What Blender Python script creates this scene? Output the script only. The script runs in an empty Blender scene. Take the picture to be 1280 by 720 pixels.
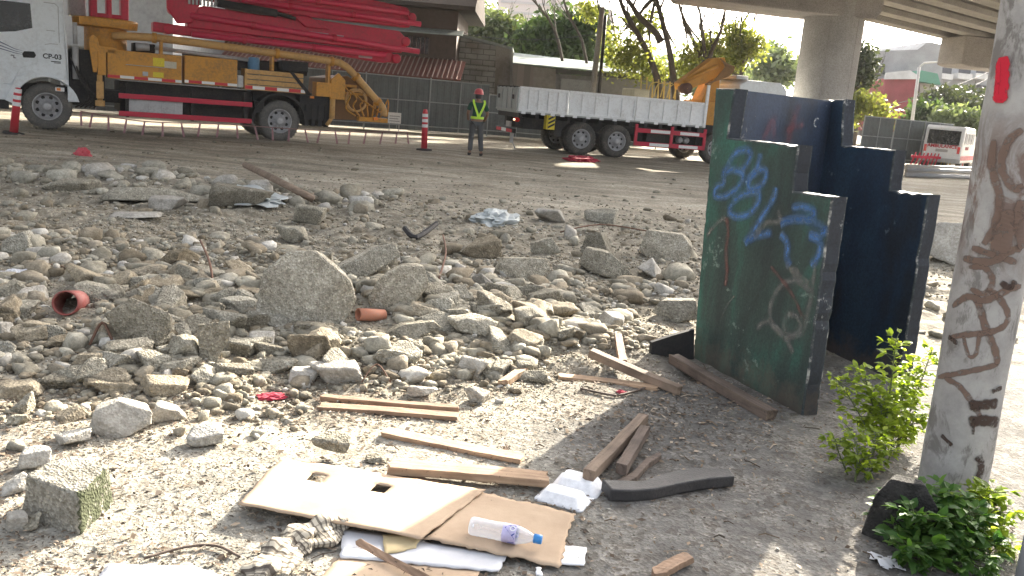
import bpy, bmesh, math, random
import numpy as np
from mathutils import Vector, Matrix, noise as mnoise

R = math.radians
rng = random.Random(7)
nr = np.random.default_rng(11)
scene = bpy.context.scene
COL = scene.collection

# ------------------------------------------------------------------ camera
F = 1100.0; ROLL = R(4.9); PITCH = math.atan(235/F); CAMH = 1.6
cd = bpy.data.cameras.new('camera'); cam = bpy.data.objects.new('camera', cd); COL.objects.link(cam)
cd.sensor_width = 36.0; cd.lens = 36.0*F/1280.0; cd.clip_start = 0.05; cd.clip_end = 3000
cam.matrix_world = Matrix.Translation((0, 0, CAMH)) @ Matrix.Rotation(math.pi/2-PITCH, 4, 'X') @ Matrix.Rotation(ROLL, 4, 'Z')
scene.camera = cam
# ------------------------------------------------------------------ light
SUN_AZ = (0.46, 0.888); SUN_EL = R(22)          # horizontal direction towards the sun
w = bpy.data.worlds.new("World"); scene.world = w; w.use_nodes = True
wn = w.node_tree.nodes; wl = w.node_tree.links
sky = wn.new('ShaderNodeTexSky'); sky.sky_type = 'NISHITA'; sky.sun_disc = False
sky.sun_elevation = SUN_EL; sky.sun_rotation = math.atan2(SUN_AZ[0], SUN_AZ[1])
sky.air_density = 0.8; sky.dust_density = 7.0; sky.ozone_density = 0.3
bg = wn['Background']; hs = wn.new('ShaderNodeHueSaturation'); hs.inputs['Saturation'].default_value = 0.4      # hazy white sky
wl.new(sky.outputs[0], hs.inputs['Color']); wl.new(hs.outputs[0], bg.inputs[0]); bg.inputs[1].default_value = 0.13
sd = bpy.data.lights.new('sun', 'SUN'); sd.energy = 5.0; sd.angle = R(0.5); sd.color = (1.0, 0.91, 0.76)
sun = bpy.data.objects.new('sun', sd); COL.objects.link(sun)
sdir = Vector((SUN_AZ[0]*math.cos(SUN_EL), SUN_AZ[1]*math.cos(SUN_EL), math.sin(SUN_EL)))
sun.rotation_euler = (-sdir).to_track_quat('-Z', 'Y').to_euler(); sun.location = (20, 40, 30)
scene.view_settings.view_transform = 'Standard'; scene.view_settings.look = 'None'
scene.view_settings.exposure = 2.35; scene.view_settings.gamma = 1.0
scene.render.engine = 'CYCLES'
scene.cycles.use_denoising = True; scene.cycles.max_bounces = 6; scene.cycles.transparent_max_bounces = 24
scene.cycles.caustics_reflective = False; scene.cycles.caustics_refractive = False

# ------------------------------------------------------------------ measuring helpers (photograph pixel -> place)
CR, SR = math.cos(ROLL), math.sin(ROLL)
def ray(px, py):
    x = (px-640)/F; y = -(py-360)/F
    xl = CR*x-SR*y; yl = SR*x+CR*y
    return Vector((xl, math.cos(PITCH)+yl*math.sin(PITCH), -math.sin(PITCH)+yl*math.cos(PITCH)))
EYE = Vector((0, 0, CAMH))
def aty(px, py, Y):
    d = ray(px, py); return EYE+d*(Y/d.y)
def atz(px, py, z=0.0):
    d = ray(px, py); return EYE+d*((z-CAMH)/d.z)
def proj(p):
    d = Vector(p)-EYE; cp_, sp_ = math.cos(PITCH), math.sin(PITCH); z = d.y*cp_-d.z*sp_; xl = d.x/z; yl = (d.y*sp_+d.z*cp_)/z
    return 640+F*(CR*xl+SR*yl), 360-F*(-SR*xl+CR*yl)
def onplane(px, py, o, n):
    d = ray(px, py); t = (Vector(o)-EYE).dot(n)/d.dot(n); return EYE+d*t

# ------------------------------------------------------------------ ground height
def _h(ix, iy, s):
    v = np.sin(ix*127.1+iy*311.7+s*74.7)*43758.5453
    return v-np.floor(v)
def vnoise(x, y, s=0.0):
    x = np.asarray(x, float); y = np.asarray(y, float)
    ix, iy = np.floor(x), np.floor(y); fx, fy = x-ix, y-iy
    fx = fx*fx*(3-2*fx); fy = fy*fy*(3-2*fy)
    a = _h(ix, iy, s)*(1-fx)+_h(ix+1, iy, s)*fx
    b = _h(ix, iy+1, s)*(1-fx)+_h(ix+1, iy+1, s)*fx
    return (a*(1-fy)+b*fy)*2-1
def sst(a, b, x):
    t = np.clip((x-a)/(b-a), 0, 1); return t*t*(3-2*t)
def rubble_mask(x, y):
    x = np.asarray(x, float); y = np.asarray(y, float)
    near = 3.75+np.clip(x+1.2, -1.0, 6)*0.42+0.25*vnoise(x*1.1, y*1.1, 3)
    m = sst(0.0, 0.7, y-near)*(1-sst(10.5, 15.5, y+0.9*vnoise(x*.4, y*.4, 9)))
    return m*(1-0.75*sst(0.9, 2.0, x)*sst(-8.0, -6.0, -y))
def gh(x, y):
    x = np.asarray(x, float); y = np.asarray(y, float)
    m = rubble_mask(x, y)
    h = 0.006*vnoise(x*3, y*3, 1)+0.012*vnoise(x*.9, y*.9, 2)
    h = h+m*(0.045*vnoise(x*1.7, y*1.7, 4)+0.03*vnoise(x*4.1, y*4.1, 5)+0.018*vnoise(x*9.3, y*9.3, 6))
    h = h+0.12*np.exp(-((x+1.1)**2/2.2+(y-6.2)**2/0.7))+0.07*np.exp(-((x+0.2)**2/3+(y-7.4)**2/0.5))
    h = h+0.16*np.exp(-((x+4.6)**2/7.0+(y-12.0)**2/1.2))
    far = sst(9, 14, y)*(1-sst(24, 30, y))
    h = h+far*(0.035*vnoise(x*.45, y*.9, 7)+0.02*vnoise(x*1.3, y*2.6, 8))
    return h
def G(x, y): return float(gh(x, y))
def atg(px, py, dz=0.0):
    z = 0.0
    for _ in range(6):
        p = atz(px, py, z+dz); z = G(p.x, p.y)
    return Vector((p.x, p.y, z))

# ------------------------------------------------------------------ materials
MATS = {}
def _nodes(name):
    m = bpy.data.materials.new(name); m.use_nodes = True
    return m, m.node_tree.nodes, m.node_tree.links, m.node_tree.nodes['Principled BSDF']
def ramp(n, stops):
    r = n.new('ShaderNodeValToRGB'); e = r.color_ramp.elements
    while len(e) < len(stops): e.new(0.5)
    for k, (p, c) in zip(e, stops): k.position = p; k.color = (*c, 1) if len(c) == 3 else c
    return r
def noise(n, l, vec, scale, detail=4, rough=0.6, dist=0.0):
    t = n.new('ShaderNodeTexNoise'); t.inputs['Scale'].default_value = scale; t.inputs['Detail'].default_value = detail
    t.inputs['Roughness'].default_value = rough; t.inputs['Distortion'].default_value = dist
    if vec is not None: l.new(vec, t.inputs['Vector'])
    return t
def mix(n, l, fac, a, b, mode='MIX'):
    m = n.new('ShaderNodeMix'); m.data_type = 'RGBA'; m.blend_type = mode
    for s, v in ((m.inputs[0], fac), (m.inputs[6], a), (m.inputs[7], b)):
        if hasattr(v, 'links'): l.new(v, s)
        elif isinstance(v, (int, float)): s.default_value = v
        else: s.default_value = (*v, 1)
    return m.outputs[2]
def bumpn(n, l, h, strength, dist, bsdf, prev=None):
    b = n.new('ShaderNodeBump'); b.inputs['Strength'].default_value = strength; b.inputs['Distance'].default_value = dist
    l.new(h, b.inputs['Height'])
    if prev is not None: l.new(prev, b.inputs['Normal'])
    if bsdf is not None: l.new(b.outputs[0], bsdf.inputs['Normal'])
    return b.outputs[0]
def coord(n, l, kind='Object', scale=None):
    if kind == 'World':
        o = n.new('ShaderNodeNewGeometry').outputs['Position']
    else:
        o = n.new('ShaderNodeTexCoord').outputs[kind]
    if scale:
        mp = n.new('ShaderNodeMapping'); mp.inputs['Scale'].default_value = scale; l.new(o, mp.inputs[0]); o = mp.outputs[0]
    return o
def paint(name, col, rough=0.5, dirt=(0.16, 0.13, 0.10), amount=0.35, scale=3.0, metal=0.0, bump=0.0, spec=0.4):
    """coat of colour with grime in patches of its own"""
    if name in MATS: return MATS[name]
    m, n, l, b = _nodes(name); v = coord(n, l, 'World')
    a = noise(n, l, v, scale, 6, 0.65); f = noise(n, l, v, scale*9, 4, 0.6)
    mul = n.new('ShaderNodeMath'); mul.operation = 'MULTIPLY'; l.new(a.outputs[0], mul.inputs[0]); l.new(f.outputs[0], mul.inputs[1])
    r = ramp(n, [(0.20, (0, 0, 0)), (0.42, (amount,)*3)]); l.new(mul.outputs[0], r.inputs[0])
    l.new(mix(n, l, r.outputs[0], col, dirt), b.inputs['Base Color'])
    rr = n.new('ShaderNodeMapRange'); rr.inputs[3].default_value = max(0.05, rough-.12); rr.inputs[4].default_value = min(1, rough+.25)
    l.new(a.outputs[0], rr.inputs[0]); l.new(rr.outputs[0], b.inputs['Roughness'])
    b.inputs['Metallic'].default_value = metal; b.inputs['Specular IOR Level'].default_value = spec
    if bump: bumpn(n, l, f.outputs[0], bump, 0.01, b)
    MATS[name] = m; return m
def wood(name, c1, c2, scale=1.0, rough=0.85, gap=None):
    if name in MATS: return MATS[name]
    m, n, l, b = _nodes(name); v = coord(n, l, 'Object', (2.2*scale, 38*scale, 38*scale))
    a = noise(n, l, v, 1.0, 6, 0.6, 0.6); v2 = coord(n, l, 'Object'); g = noise(n, l, v2, 5, 5, 0.6)
    k = noise(n, l, v2, 55, 3, 0.6)
    r = ramp(n, [(0.3, c2), (0.55, c1), (0.75, tuple(min(1, x*1.25) for x in c1))]); l.new(a.outputs[0], r.inputs[0])
    r2 = ramp(n, [(0.42, (0, 0, 0)), (0.7, (0.55,)*3)]); l.new(g.outputs[0], r2.inputs[0])
    c = mix(n, l, r2.outputs[0], r.outputs[0], tuple(x*0.55 for x in c2))
    r3 = ramp(n, [(0.28, (1, 1, 1)), (0.36, (0, 0, 0))]); l.new(k.outputs[0], r3.inputs[0])
    c = mix(n, l, r3.outputs[0], c, tuple(x*.3 for x in c2))
    l.new(c, b.inputs['Base Color']); b.inputs['Roughness'].default_value = rough
    bumpn(n, l, a.outputs[0], 0.35, 0.004, b)
    MATS[name] = m; return m
def concrete(name, stops, scale=2.0, agg=0.35, bump=0.5, island=False, randobj=0.25, dist=0.01):
    """grey concrete / stone with aggregate specks"""
    if name in MATS: return MATS[name]
    m, n, l, b = _nodes(name); v = coord(n, l, 'World')
    a = noise(n, l, v, scale, 7, 0.65); r = ramp(n, stops); l.new(a.outputs[0], r.inputs[0]); c = r.outputs[0]
    vo = n.new('ShaderNodeTexVoronoi'); vo.inputs['Scale'].default_value = 95; l.new(v, vo.inputs['Vector'])
    sep = n.new('ShaderNodeSeparateColor'); l.new(vo.outputs['Color'], sep.inputs[0])
    r2 = ramp(n, [(0.0, (0.66, .64, .61)), (0.45, (.97,)*3), (0.8, (1.1,)*3), (1.0, (1.5,)*3)]); l.new(sep.outputs[0], r2.inputs[0])
    c = mix(n, l, agg, c, mix(n, l, 1.0, c, r2.outputs[0], 'MULTIPLY'))
    f = noise(n, l, v, 26, 5, 0.7); r3 = ramp(n, [(0.35, (0.62, 0.60, 0.57)), (0.6, (1.1,)*3)]); l.new(f.outputs[0], r3.inputs[0])
    c = mix(n, l, 0.7, c, mix(n, l, 1.0, c, r3.outputs[0], 'MULTIPLY'))
    rv = n.new('ShaderNodeNewGeometry').outputs['Random Per Island'] if island else n.new('ShaderNodeObjectInfo').outputs['Random']
    if randobj:
        r4 = ramp(n, [(0.0, (1-randobj*1.5, 1-randobj*1.6, 1-randobj*1.75)), (0.35, (1.0, 0.97, 0.92)), (0.6, (1, 1, 1)), (0.85, (1+randobj*.3, 1+randobj*.2, 1)), (1.0, (1+randobj*1.3,)*3)]); l.new(rv, r4.inputs[0])
        c = mix(n, l, 1.0, c, r4.outputs[0], 'MULTIPLY')
    l.new(c, b.inputs['Base Color']); b.inputs['Roughness'].default_value = 0.95; b.inputs['Specular IOR Level'].default_value = 0.2
    ad = n.new('ShaderNodeMath'); ad.operation = 'ADD'; l.new(f.outputs[0], ad.inputs[0])
    ml = n.new('ShaderNodeMath'); ml.operation = 'MULTIPLY'; ml.inputs[1].default_value = 0.5; l.new(vo.outputs['Distance'], ml.inputs[0]); l.new(ml.outputs[0], ad.inputs[1])
    if bump: bumpn(n, l, ad.outputs[0], bump, dist, b)
    MATS[name] = m; return m
def leaf_mat(name, c1, c2, trans=0.45):
    if name in MATS: return MATS[name]
    m, n, l, b = _nodes(name)
    rv = n.new('ShaderNodeNewGeometry').outputs['Random Per Island']
    r = ramp(n, [(0, c1), (1, c2)]); l.new(rv, r.inputs[0]); l.new(r.outputs[0], b.inputs['Base Color'])
    b.inputs['Roughness'].default_value = 0.55; b.inputs['Specular IOR Level'].default_value = 0.3
    t = n.new('ShaderNodeBsdfTranslucent'); l.new(mix(n, l, 1.0, r.outputs[0], (1.5, 1.5, 0.7), 'MULTIPLY'), t.inputs[0])
    mx = n.new('ShaderNodeMixShader'); mx.inputs[0].default_value = trans
    l.new(b.outputs[0], mx.inputs[1]); l.new(t.outputs[0], mx.inputs[2]); l.new(mx.outputs[0], n['Material Output'].inputs[0])
    MATS[name] = m; return m
def spray(name, col, strength=0.85, soft=0.5, breakup=14, ends=.06, lo=.32, hi=.6):
    """paint stroke: fades across its width (UV x) and breaks up with noise"""
    if name in MATS: return MATS[name]
    m, n, l, b = _nodes(name); uv = n.new('ShaderNodeUVMap').outputs[0]
    s = n.new('ShaderNodeSeparateXYZ'); l.new(uv, s.inputs[0])
    r = ramp(n, [(0.0, (0, 0, 0)), (soft*.5, (1, 1, 1)), (1-soft*.5, (1, 1, 1)), (1.0, (0, 0, 0))]); l.new(s.outputs[0], r.inputs[0])
    ry = ramp(n, [(0.0, (0, 0, 0)), (ends, (1, 1, 1)), (1-ends, (1, 1, 1)), (1.0, (0, 0, 0))]); l.new(s.outputs[1], ry.inputs[0])
    my = n.new('ShaderNodeMath'); my.operation = 'MULTIPLY'; l.new(r.outputs[0], my.inputs[0]); l.new(ry.outputs[0], my.inputs[1]); r = my
    v = coord(n, l, 'World'); a = noise(n, l, v, breakup, 5, 0.7); r2 = ramp(n, [(lo, (0.1,)*3), (hi, (1,)*3)]); l.new(a.outputs[0], r2.inputs[0])
    mu = n.new('ShaderNodeMath'); mu.operation = 'MULTIPLY'; l.new(r.outputs[0], mu.inputs[0]); l.new(r2.outputs[0], mu.inputs[1])
    mu2 = n.new('ShaderNodeMath'); mu2.operation = 'MULTIPLY'; mu2.inputs[1].default_value = strength; l.new(mu.outputs[0], mu2.inputs[0])
    b.inputs['Base Color'].default_value = (*col, 1); b.inputs['Roughness'].default_value = 0.8
    l.new(mu2.outputs[0], b.inputs['Alpha']); MATS[name] = m; return m
def plain(name, col, rough=0.6, metal=0.0, emit=None):
    if name in MATS: return MATS[name]
    m, n, l, b = _nodes(name); v = coord(n, l, 'World'); a = noise(n, l, v, 40, 4)
    r = ramp(n, [(0.3, tuple(c*.8 for c in col)), (0.7, tuple(min(1, c*1.08) for c in col))]); l.new(a.outputs[0], r.inputs[0]); l.new(r.outputs[0], b.inputs['Base Color'])
    b.inputs['Roughness'].default_value = rough; b.inputs['Metallic'].default_value = metal
    if emit: b.inputs['Emission Color'].default_value = (*emit[0], 1); b.inputs['Emission Strength'].default_value = emit[1]
    MATS[name] = m; return m
def glass_dark(name='dark_window_glass', col=(0.015, 0.018, 0.02)):
    return paint(name, col, 0.08, (0.1, 0.1, 0.1), 0.2, 2.0, 0, 0, 0.8)
def stripes(name, c1, c2, scale, axis='X', rough=0.6):
    if name in MATS: return MATS[name]
    m, n, l, b = _nodes(name); v = coord(n, l, 'Object'); s = n.new('ShaderNodeSeparateXYZ'); l.new(v, s.inputs[0])
    mu = n.new('ShaderNodeMath'); mu.operation = 'MULTIPLY'; mu.inputs[1].default_value = scale; l.new(s.outputs[axis], mu.inputs[0])
    fr = n.new('ShaderNodeMath'); fr.operation = 'FRACT'; l.new(mu.outputs[0], fr.inputs[0])
    gt = n.new('ShaderNodeMath'); gt.operation = 'GREATER_THAN'; gt.inputs[1].default_value = 0.5; l.new(fr.outputs[0], gt.inputs[0])
    l.new(mix(n, l, gt.outputs[0], c1, c2), b.inputs['Base Color']); b.inputs['Roughness'].default_value = rough
    MATS[name] = m; return m

# ------------------------------------------------------------------ mesh builder
class MB:
    def __init__(s): s.v = []; s.f = []; s.mi = []; s.cur = 0; s.uv = []; s.sm = []; s.smooth = False
    def add(s, vs, fs, uvs=None):
        o = len(s.v); s.v += [tuple(p) for p in vs]
        for k, f in enumerate(fs):
            s.f.append([i+o for i in f]); s.mi.append(s.cur); s.sm.append(s.smooth)
            s.uv.append(uvs[k] if uvs else None)
        return s
    def box(s, x0, x1, y0, y1, z0, z1, M=None):
        vs = [Vector((x, y, z)) for z in (z0, z1) for y in (y0, y1) for x in (x0, x1)]
        if M is not None: vs = [M @ p for p in vs]
        return s.add(vs, [(0, 2, 3, 1), (4, 5, 7, 6), (0, 1, 5, 4), (2, 6, 7, 3), (0, 4, 6, 2), (1, 3, 7, 5)])
    def prism(s, poly, d0, d1, fn):
        """poly of (a,b) swept from d0 to d1; fn(a,b,d) -> point"""
        n = len(poly); vs = [fn(a, b, d0) for a, b in poly]+[fn(a, b, d1) for a, b in poly]
        return s.add(vs, [list(range(n))[::-1], list(range(n, 2*n))]+[(i, (i+1) % n, n+(i+1) % n, n+i) for i in range(n)])
    def tube(s, pts, r, seg=8, cap=True):
        pts = [Vector(p) for p in pts]; rs = r if isinstance(r, (list, tuple)) else [r]*len(pts)
        vs = []; fs = []; ref = None
        for i, p in enumerate(pts):
            t = (pts[min(i+1, len(pts)-1)]-pts[max(i-1, 0)]); t = t.normalized() if t.length > 1e-9 else Vector((0, 0, 1))
            if ref is None: ref = Vector((0, 0, 1)) if abs(t.z) < .9 else Vector((1, 0, 0))
            a = t.cross(ref)
            if a.length < 1e-6: a = t.orthogonal()
            a.normalize(); b = t.cross(a); ref = -b if False else ref
            for k in range(seg):
                q = 2*math.pi*k/seg; vs.append(p+(a*math.cos(q)+b*math.sin(q))*rs[i])
        for i in range(len(pts)-1):
            for k in range(seg):
                fs.append((i*seg+k, i*seg+(k+1) % seg, (i+1)*seg+(k+1) % seg, (i+1)*seg+k))
        if cap: fs += [list(range(seg))[::-1], list(range((len(pts)-1)*seg, len(pts)*seg))]
        return s.add(vs, fs)
    def lathe(s, prof, seg=24, M=None, close=False):
        """prof of (r,z) around z"""
        vs = []; fs = []; n = len(prof)
        for k in range(seg):
            q = 2*math.pi*k/seg
            for r, z in prof:
                p = Vector((r*math.cos(q), r*math.sin(q), z)); vs.append(M @ p if M is not None else p)
        for k in range(seg):
            k2 = (k+1) % seg
            for i in range(n-1 if not close else n):
                j = (i+1) % n
                fs.append((k*n+i, k2*n+i, k2*n+j, k*n+j))
        return s.add(vs, fs)
    def ribbon(s, pts, wd, up, lift=0.0):
        pts = [Vector(p) for p in pts]; vs = []; L = len(pts); ups = [Vector(u) for u in up] if isinstance(up, list) else [Vector(up)]*L
        for i, p in enumerate(pts):
            up = ups[i]; ww = wd[i] if isinstance(wd, (list, tuple)) else wd
            t = (pts[min(i+1, L-1)]-pts[max(i-1, 0)]).normalized(); sd_ = t.cross(up).normalized()*ww/2
            vs += [p+sd_+up*lift, p-sd_+up*lift]
        return s.add(vs, [(2*i, 2*i+1, 2*i+3, 2*i+2) for i in range(L-1)], [[(0, i/(L-1)), (1, i/(L-1)), (1, (i+1)/(L-1)), (0, (i+1)/(L-1))] for i in range(L-1)])
    def build(s, name, mats, parent=None, bevel=0.0, loc=None):
        me = bpy.data.meshes.new(name); me.from_pydata(s.v, [], s.f)
        for m in (mats if isinstance(mats, (list, tuple)) else [mats]): me.materials.append(m)
        me.polygons.foreach_set('material_index', s.mi); me.polygons.foreach_set('use_smooth', s.sm)
        if any(u is not None for u in s.uv):
            ul = me.uv_layers.new(name='UVMap'); k = 0
            for pi, p in enumerate(me.polygons):
                u = s.uv[pi]
                for j in range(p.loop_total):
                    if u: ul.data[p.loop_start+j].uv = u[j]
        me.update()
        o = bpy.data.objects.new(name, me); COL.objects.link(o)
        if parent is not None: o.parent = parent
        if loc is not None: o.location = loc
        if bevel:
            bv = o.modifiers.new('edge', 'BEVEL'); bv.width = bevel; bv.segments = 2; bv.limit_method = 'ANGLE'; bv.angle_limit = R(35)
        return o
def smooth_path(pts, k=4):
    pts = [Vector(p) for p in pts]; out = []
    for i in range(len(pts)-1):
        p0, p1, p2, p3 = pts[max(i-1, 0)], pts[i], pts[i+1], pts[min(i+2, len(pts)-1)]
        for j in range(k):
            t = j/k
            out.append(0.5*((2*p1)+(-p0+p2)*t+(2*p0-5*p1+4*p2-p3)*t*t+(-p0+3*p1-3*p2+p3)*t**3))
    out.append(pts[-1]); return out
def tag(o, label=None, cat=None, group=None, kind=None):
    for k, v in (('label', label), ('category', cat), ('group', group), ('kind', kind)):
        if v: o[k] = v
    return o
def empty(name, loc=(0, 0, 0), rz=0.0, label=None, cat=None, group=None):
    o = bpy.data.objects.new(name, None); COL.objects.link(o); o.location = loc; o.rotation_euler = (0, 0, rz); o.empty_display_size = .2
    return tag(o, label, cat, group)
def text(body, size, parent, M, m, name='lettering', ext=0.002, bold=0.0):
    c = bpy.data.curves.new(name, 'FONT'); c.body = body; c.size = size; c.extrude = ext; c.align_x = 'CENTER'; c.align_y = 'CENTER'; c.offset = bold
    t = bpy.data.objects.new(name, c); COL.objects.link(t); bpy.context.view_layer.update()
    me = bpy.data.meshes.new_from_object(t.evaluated_get(bpy.context.evaluated_depsgraph_get())); bpy.data.objects.remove(t)
    me.materials.clear(); me.materials.append(m); o = bpy.data.objects.new(name, me); COL.objects.link(o); o.parent = parent; o.matrix_local = M
    return o
def copy_tree(o, parent=None):
    c = o.copy(); COL.objects.link(c)
    if parent is not None: c.parent = parent
    for ch in [q for q in o.children]: copy_tree(ch, c)
    return c

# ================================================================== SETTING
def ground_material():
    m, n, l, b = _nodes('dirt_ground'); v = coord(n, l, 'World')
    at_ = n.new('ShaderNodeAttribute'); at_.attribute_name = 'rubble'; mask = at_.outputs['Fac']
    a2 = n.new('ShaderNodeAttribute'); a2.attribute_name = 'paved'; pav = a2.outputs['Fac']
    a = noise(n, l, v, 0.55, 7, 0.62, 0.4); bb = noise(n, l, v, 5, 6, 0.65); c_ = noise(n, l, v, 45, 5, 0.7)
    st = noise(n, l, coord(n, l, 'World', (0.35, 1.6, 1)), 1.1, 5, 0.6)
    r = ramp(n, [(0.3, (0.25, 0.223, 0.175)), (0.5, (0.345, 0.312, 0.25)), (0.72, (0.44, 0.405, 0.335))]); l.new(a.outputs[0], r.inputs[0]); col = r.outputs[0]
    rs = ramp(n, [(0.36, (0.62,)*3), (0.64, (1.3,)*3)]); l.new(st.outputs[0], rs.inputs[0]); col = mix(n, l, 0.8, col, mix(n, l, 1.0, col, rs.outputs[0], 'MULTIPLY'))
    # rubble bed: darker brown, gap shade between stones put into the colour
    r2 = ramp(n, [(0.35, (0.135, 0.120, 0.092)), (0.66, (0.30, 0.277, 0.225))]); l.new(bb.outputs[0], r2.inputs[0])
    col = mix(n, l, mask, col, r2.outputs[0])
    # bare hard ground close by
    r3 = ramp(n, [(0.36, (0.20, 0.193, 0.170)), (0.5, (0.265, 0.256, 0.226)), (0.66, (0.33, 0.32, 0.285))]); l.new(bb.outputs[0], r3.inputs[0])
    col = mix(n, l, pav, col, r3.outputs[0])
    a3 = n.new('ShaderNodeAttribute'); a3.attribute_name = 'painted_shade'
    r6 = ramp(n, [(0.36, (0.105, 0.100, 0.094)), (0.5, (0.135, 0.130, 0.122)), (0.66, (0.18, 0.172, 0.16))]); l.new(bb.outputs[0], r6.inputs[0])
    col = mix(n, l, a3.outputs['Fac'], col, r6.outputs[0])  # wall shadow zone at right: shade put into the ground colour
    # grit of many colours
    vo = n.new('ShaderNodeTexVoronoi'); vo.inputs['Scale'].default_value = 75; l.new(v, vo.inputs['Vector'])
    sp = n.new('ShaderNodeSeparateColor'); l.new(vo.outputs['Color'], sp.inputs[0])
    r4 = ramp(n, [(0.0, (0.35, 0.29, 0.23)), (0.28, (0.75, 0.7, 0.64)), (0.6, (1, 1, 1)), (0.85, (1.25, 1.22, 1.18)), (1.0, (1.75, 1.7, 1.6))]); l.new(sp.outputs[0], r4.inputs[0])
    gm = ramp(n, [(0.40, (0.15,)*3), (0.60, (0.7,)*3)]); l.new(bb.outputs[0], gm.inputs[0])
    col = mix(n, l, gm.outputs[0], col, mix(n, l, 1.0, col, r4.outputs[0], 'MULTIPLY'))
    v2 = n.new('ShaderNodeTexVoronoi'); v2.inputs['Scale'].default_value = 22; l.new(v, v2.inputs['Vector'])
    s2 = n.new('ShaderNodeSeparateColor'); l.new(v2.outputs['Color'], s2.inputs[0])
    r5 = ramp(n, [(0.0, (0.6, 0.55, 0.5)), (0.5, (1, 1, 1)), (1, (1.3,)*3)]); l.new(s2.outputs[1], r5.inputs[0])
    col = mix(n, l, 0.55, col, mix(n, l, 1.0, col, r5.outputs[0], 'MULTIPLY'))
    l.new(col, b.inputs['Base Color']); b.inputs['Roughness'].default_value = 0.97; b.inputs['Specular IOR Level'].default_value = 0.15
    n1 = bumpn(n, l, c_.outputs[0], 0.55, 0.012, None); n2 = bumpn(n, l, vo.outputs['Distance'], 0.4, 0.006, None, n1)
    bumpn(n, l, bb.outputs[0], 0.5, 0.05, b, n2)
    return m
def spaced(lo, hi, step, far_lo, far_hi, g=1.09):
    mid = list(np.arange(lo, hi, step)); up = [hi]; s = step
    while up[-1] < far_hi: s *= g; up.append(up[-1]+s)
    dn = [lo]; s = step
    while dn[-1] > far_lo: s *= g; dn.append(dn[-1]-s)
    return np.array(sorted(set(dn[1:]+mid+up)))
def shade_zone_mask(x, y):  # covers the shaded near right ground, for colour and stone density
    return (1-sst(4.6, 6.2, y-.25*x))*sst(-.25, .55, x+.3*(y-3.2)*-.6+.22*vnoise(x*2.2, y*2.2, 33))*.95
xs = spaced(-5.5, 5.0, 0.04, -900, 900); ys = spaced(2.0, 11.5, 0.04, -60, 1400)
X, Y = np.meshgrid(xs, ys); Z = gh(X, Y)
me = bpy.data.meshes.new('ground'); nx, ny = len(xs), len(ys)
vv = np.stack([X.ravel(), Y.ravel(), Z.ravel()], 1)
ii = (np.arange(ny-1)[:, None]*nx+np.arange(nx-1)[None, :]).ravel()
ff = np.stack([ii, ii+1, ii+nx+1, ii+nx], 1)
me.vertices.add(len(vv)); me.vertices.foreach_set('co', vv.ravel().astype(np.float32))
me.loops.add(ff.size); me.loops.foreach_set('vertex_index', ff.ravel().astype(np.int32))
me.polygons.add(len(ff)); me.polygons.foreach_set('loop_start', (np.arange(len(ff))*4).astype(np.int32)); me.polygons.foreach_set('loop_total', np.full(len(ff), 4, np.int32))
me.update(); me.polygons.foreach_set('use_smooth', np.ones(len(ff), bool))
A = me.attributes.new('rubble', 'FLOAT', 'POINT'); A.data.foreach_set('value', rubble_mask(vv[:, 0], vv[:, 1]).astype(np.float32))
pv = (1-sst(3.2, 5.6, vv[:, 1]-0.45*np.clip(vv[:, 0], -1, 5)+0.4*vnoise(vv[:, 0]*1.5, vv[:, 1]*1.5, 21)))*0.9
A = me.attributes.new('paved', 'FLOAT', 'POINT'); A.data.foreach_set('value', pv.astype(np.float32))
A = me.attributes.new('painted_shade', 'FLOAT', 'POINT'); A.data.foreach_set('value', shade_zone_mask(vv[:, 0], vv[:, 1]).astype(np.float32))
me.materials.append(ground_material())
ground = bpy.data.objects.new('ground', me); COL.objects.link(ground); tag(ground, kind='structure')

CONC = concrete('overpass_concrete', [(0.3, (0.30, 0.285, 0.265)), (0.7, (0.43, 0.41, 0.385))], 0.8, 0.1, 0.15, False, 0.0)
CONCD = concrete('weathered_overpass_concrete', [(0.3, (0.27, 0.25, 0.235)), (0.7, (0.40, 0.37, 0.345))], 0.8, 0.1, 0.15, False, 0.0)
# overpass: piers, caps, deck and an added shading deck
OD = Vector((0.77, 0.64, 0)).normalized(); ON = Vector((-OD.y, OD.x, 0))
PA = Vector((10.55, 32.6, 0))
op = empty('overpass', PA, math.atan2(OD.y, OD.x), 'grey concrete road overpass on round piers at the back right', 'overpass')
def pier(u, ztop, r):
    mb = MB(); mb.smooth = True; mb.lathe([(r, -0.3), (r, ztop)], 48, Matrix.Translation((u, 0, 0))); o = mb.build('pier', CONC, op)
    q = MB()
    for a in (2.2, 3.6, 4.6): q.tube([(u+math.cos(a)*r, math.sin(a)*r, 0.2), (u+math.cos(a)*r, math.sin(a)*r, ztop-.1)], 0.012, 5)
    q.build('form_joint', CONCD, o)
ca = math.cos(-math.atan2(OD.y, OD.x)); sa = math.sin(-math.atan2(OD.y, OD.x))
pier(0, 6.2, 1.02)
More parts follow.
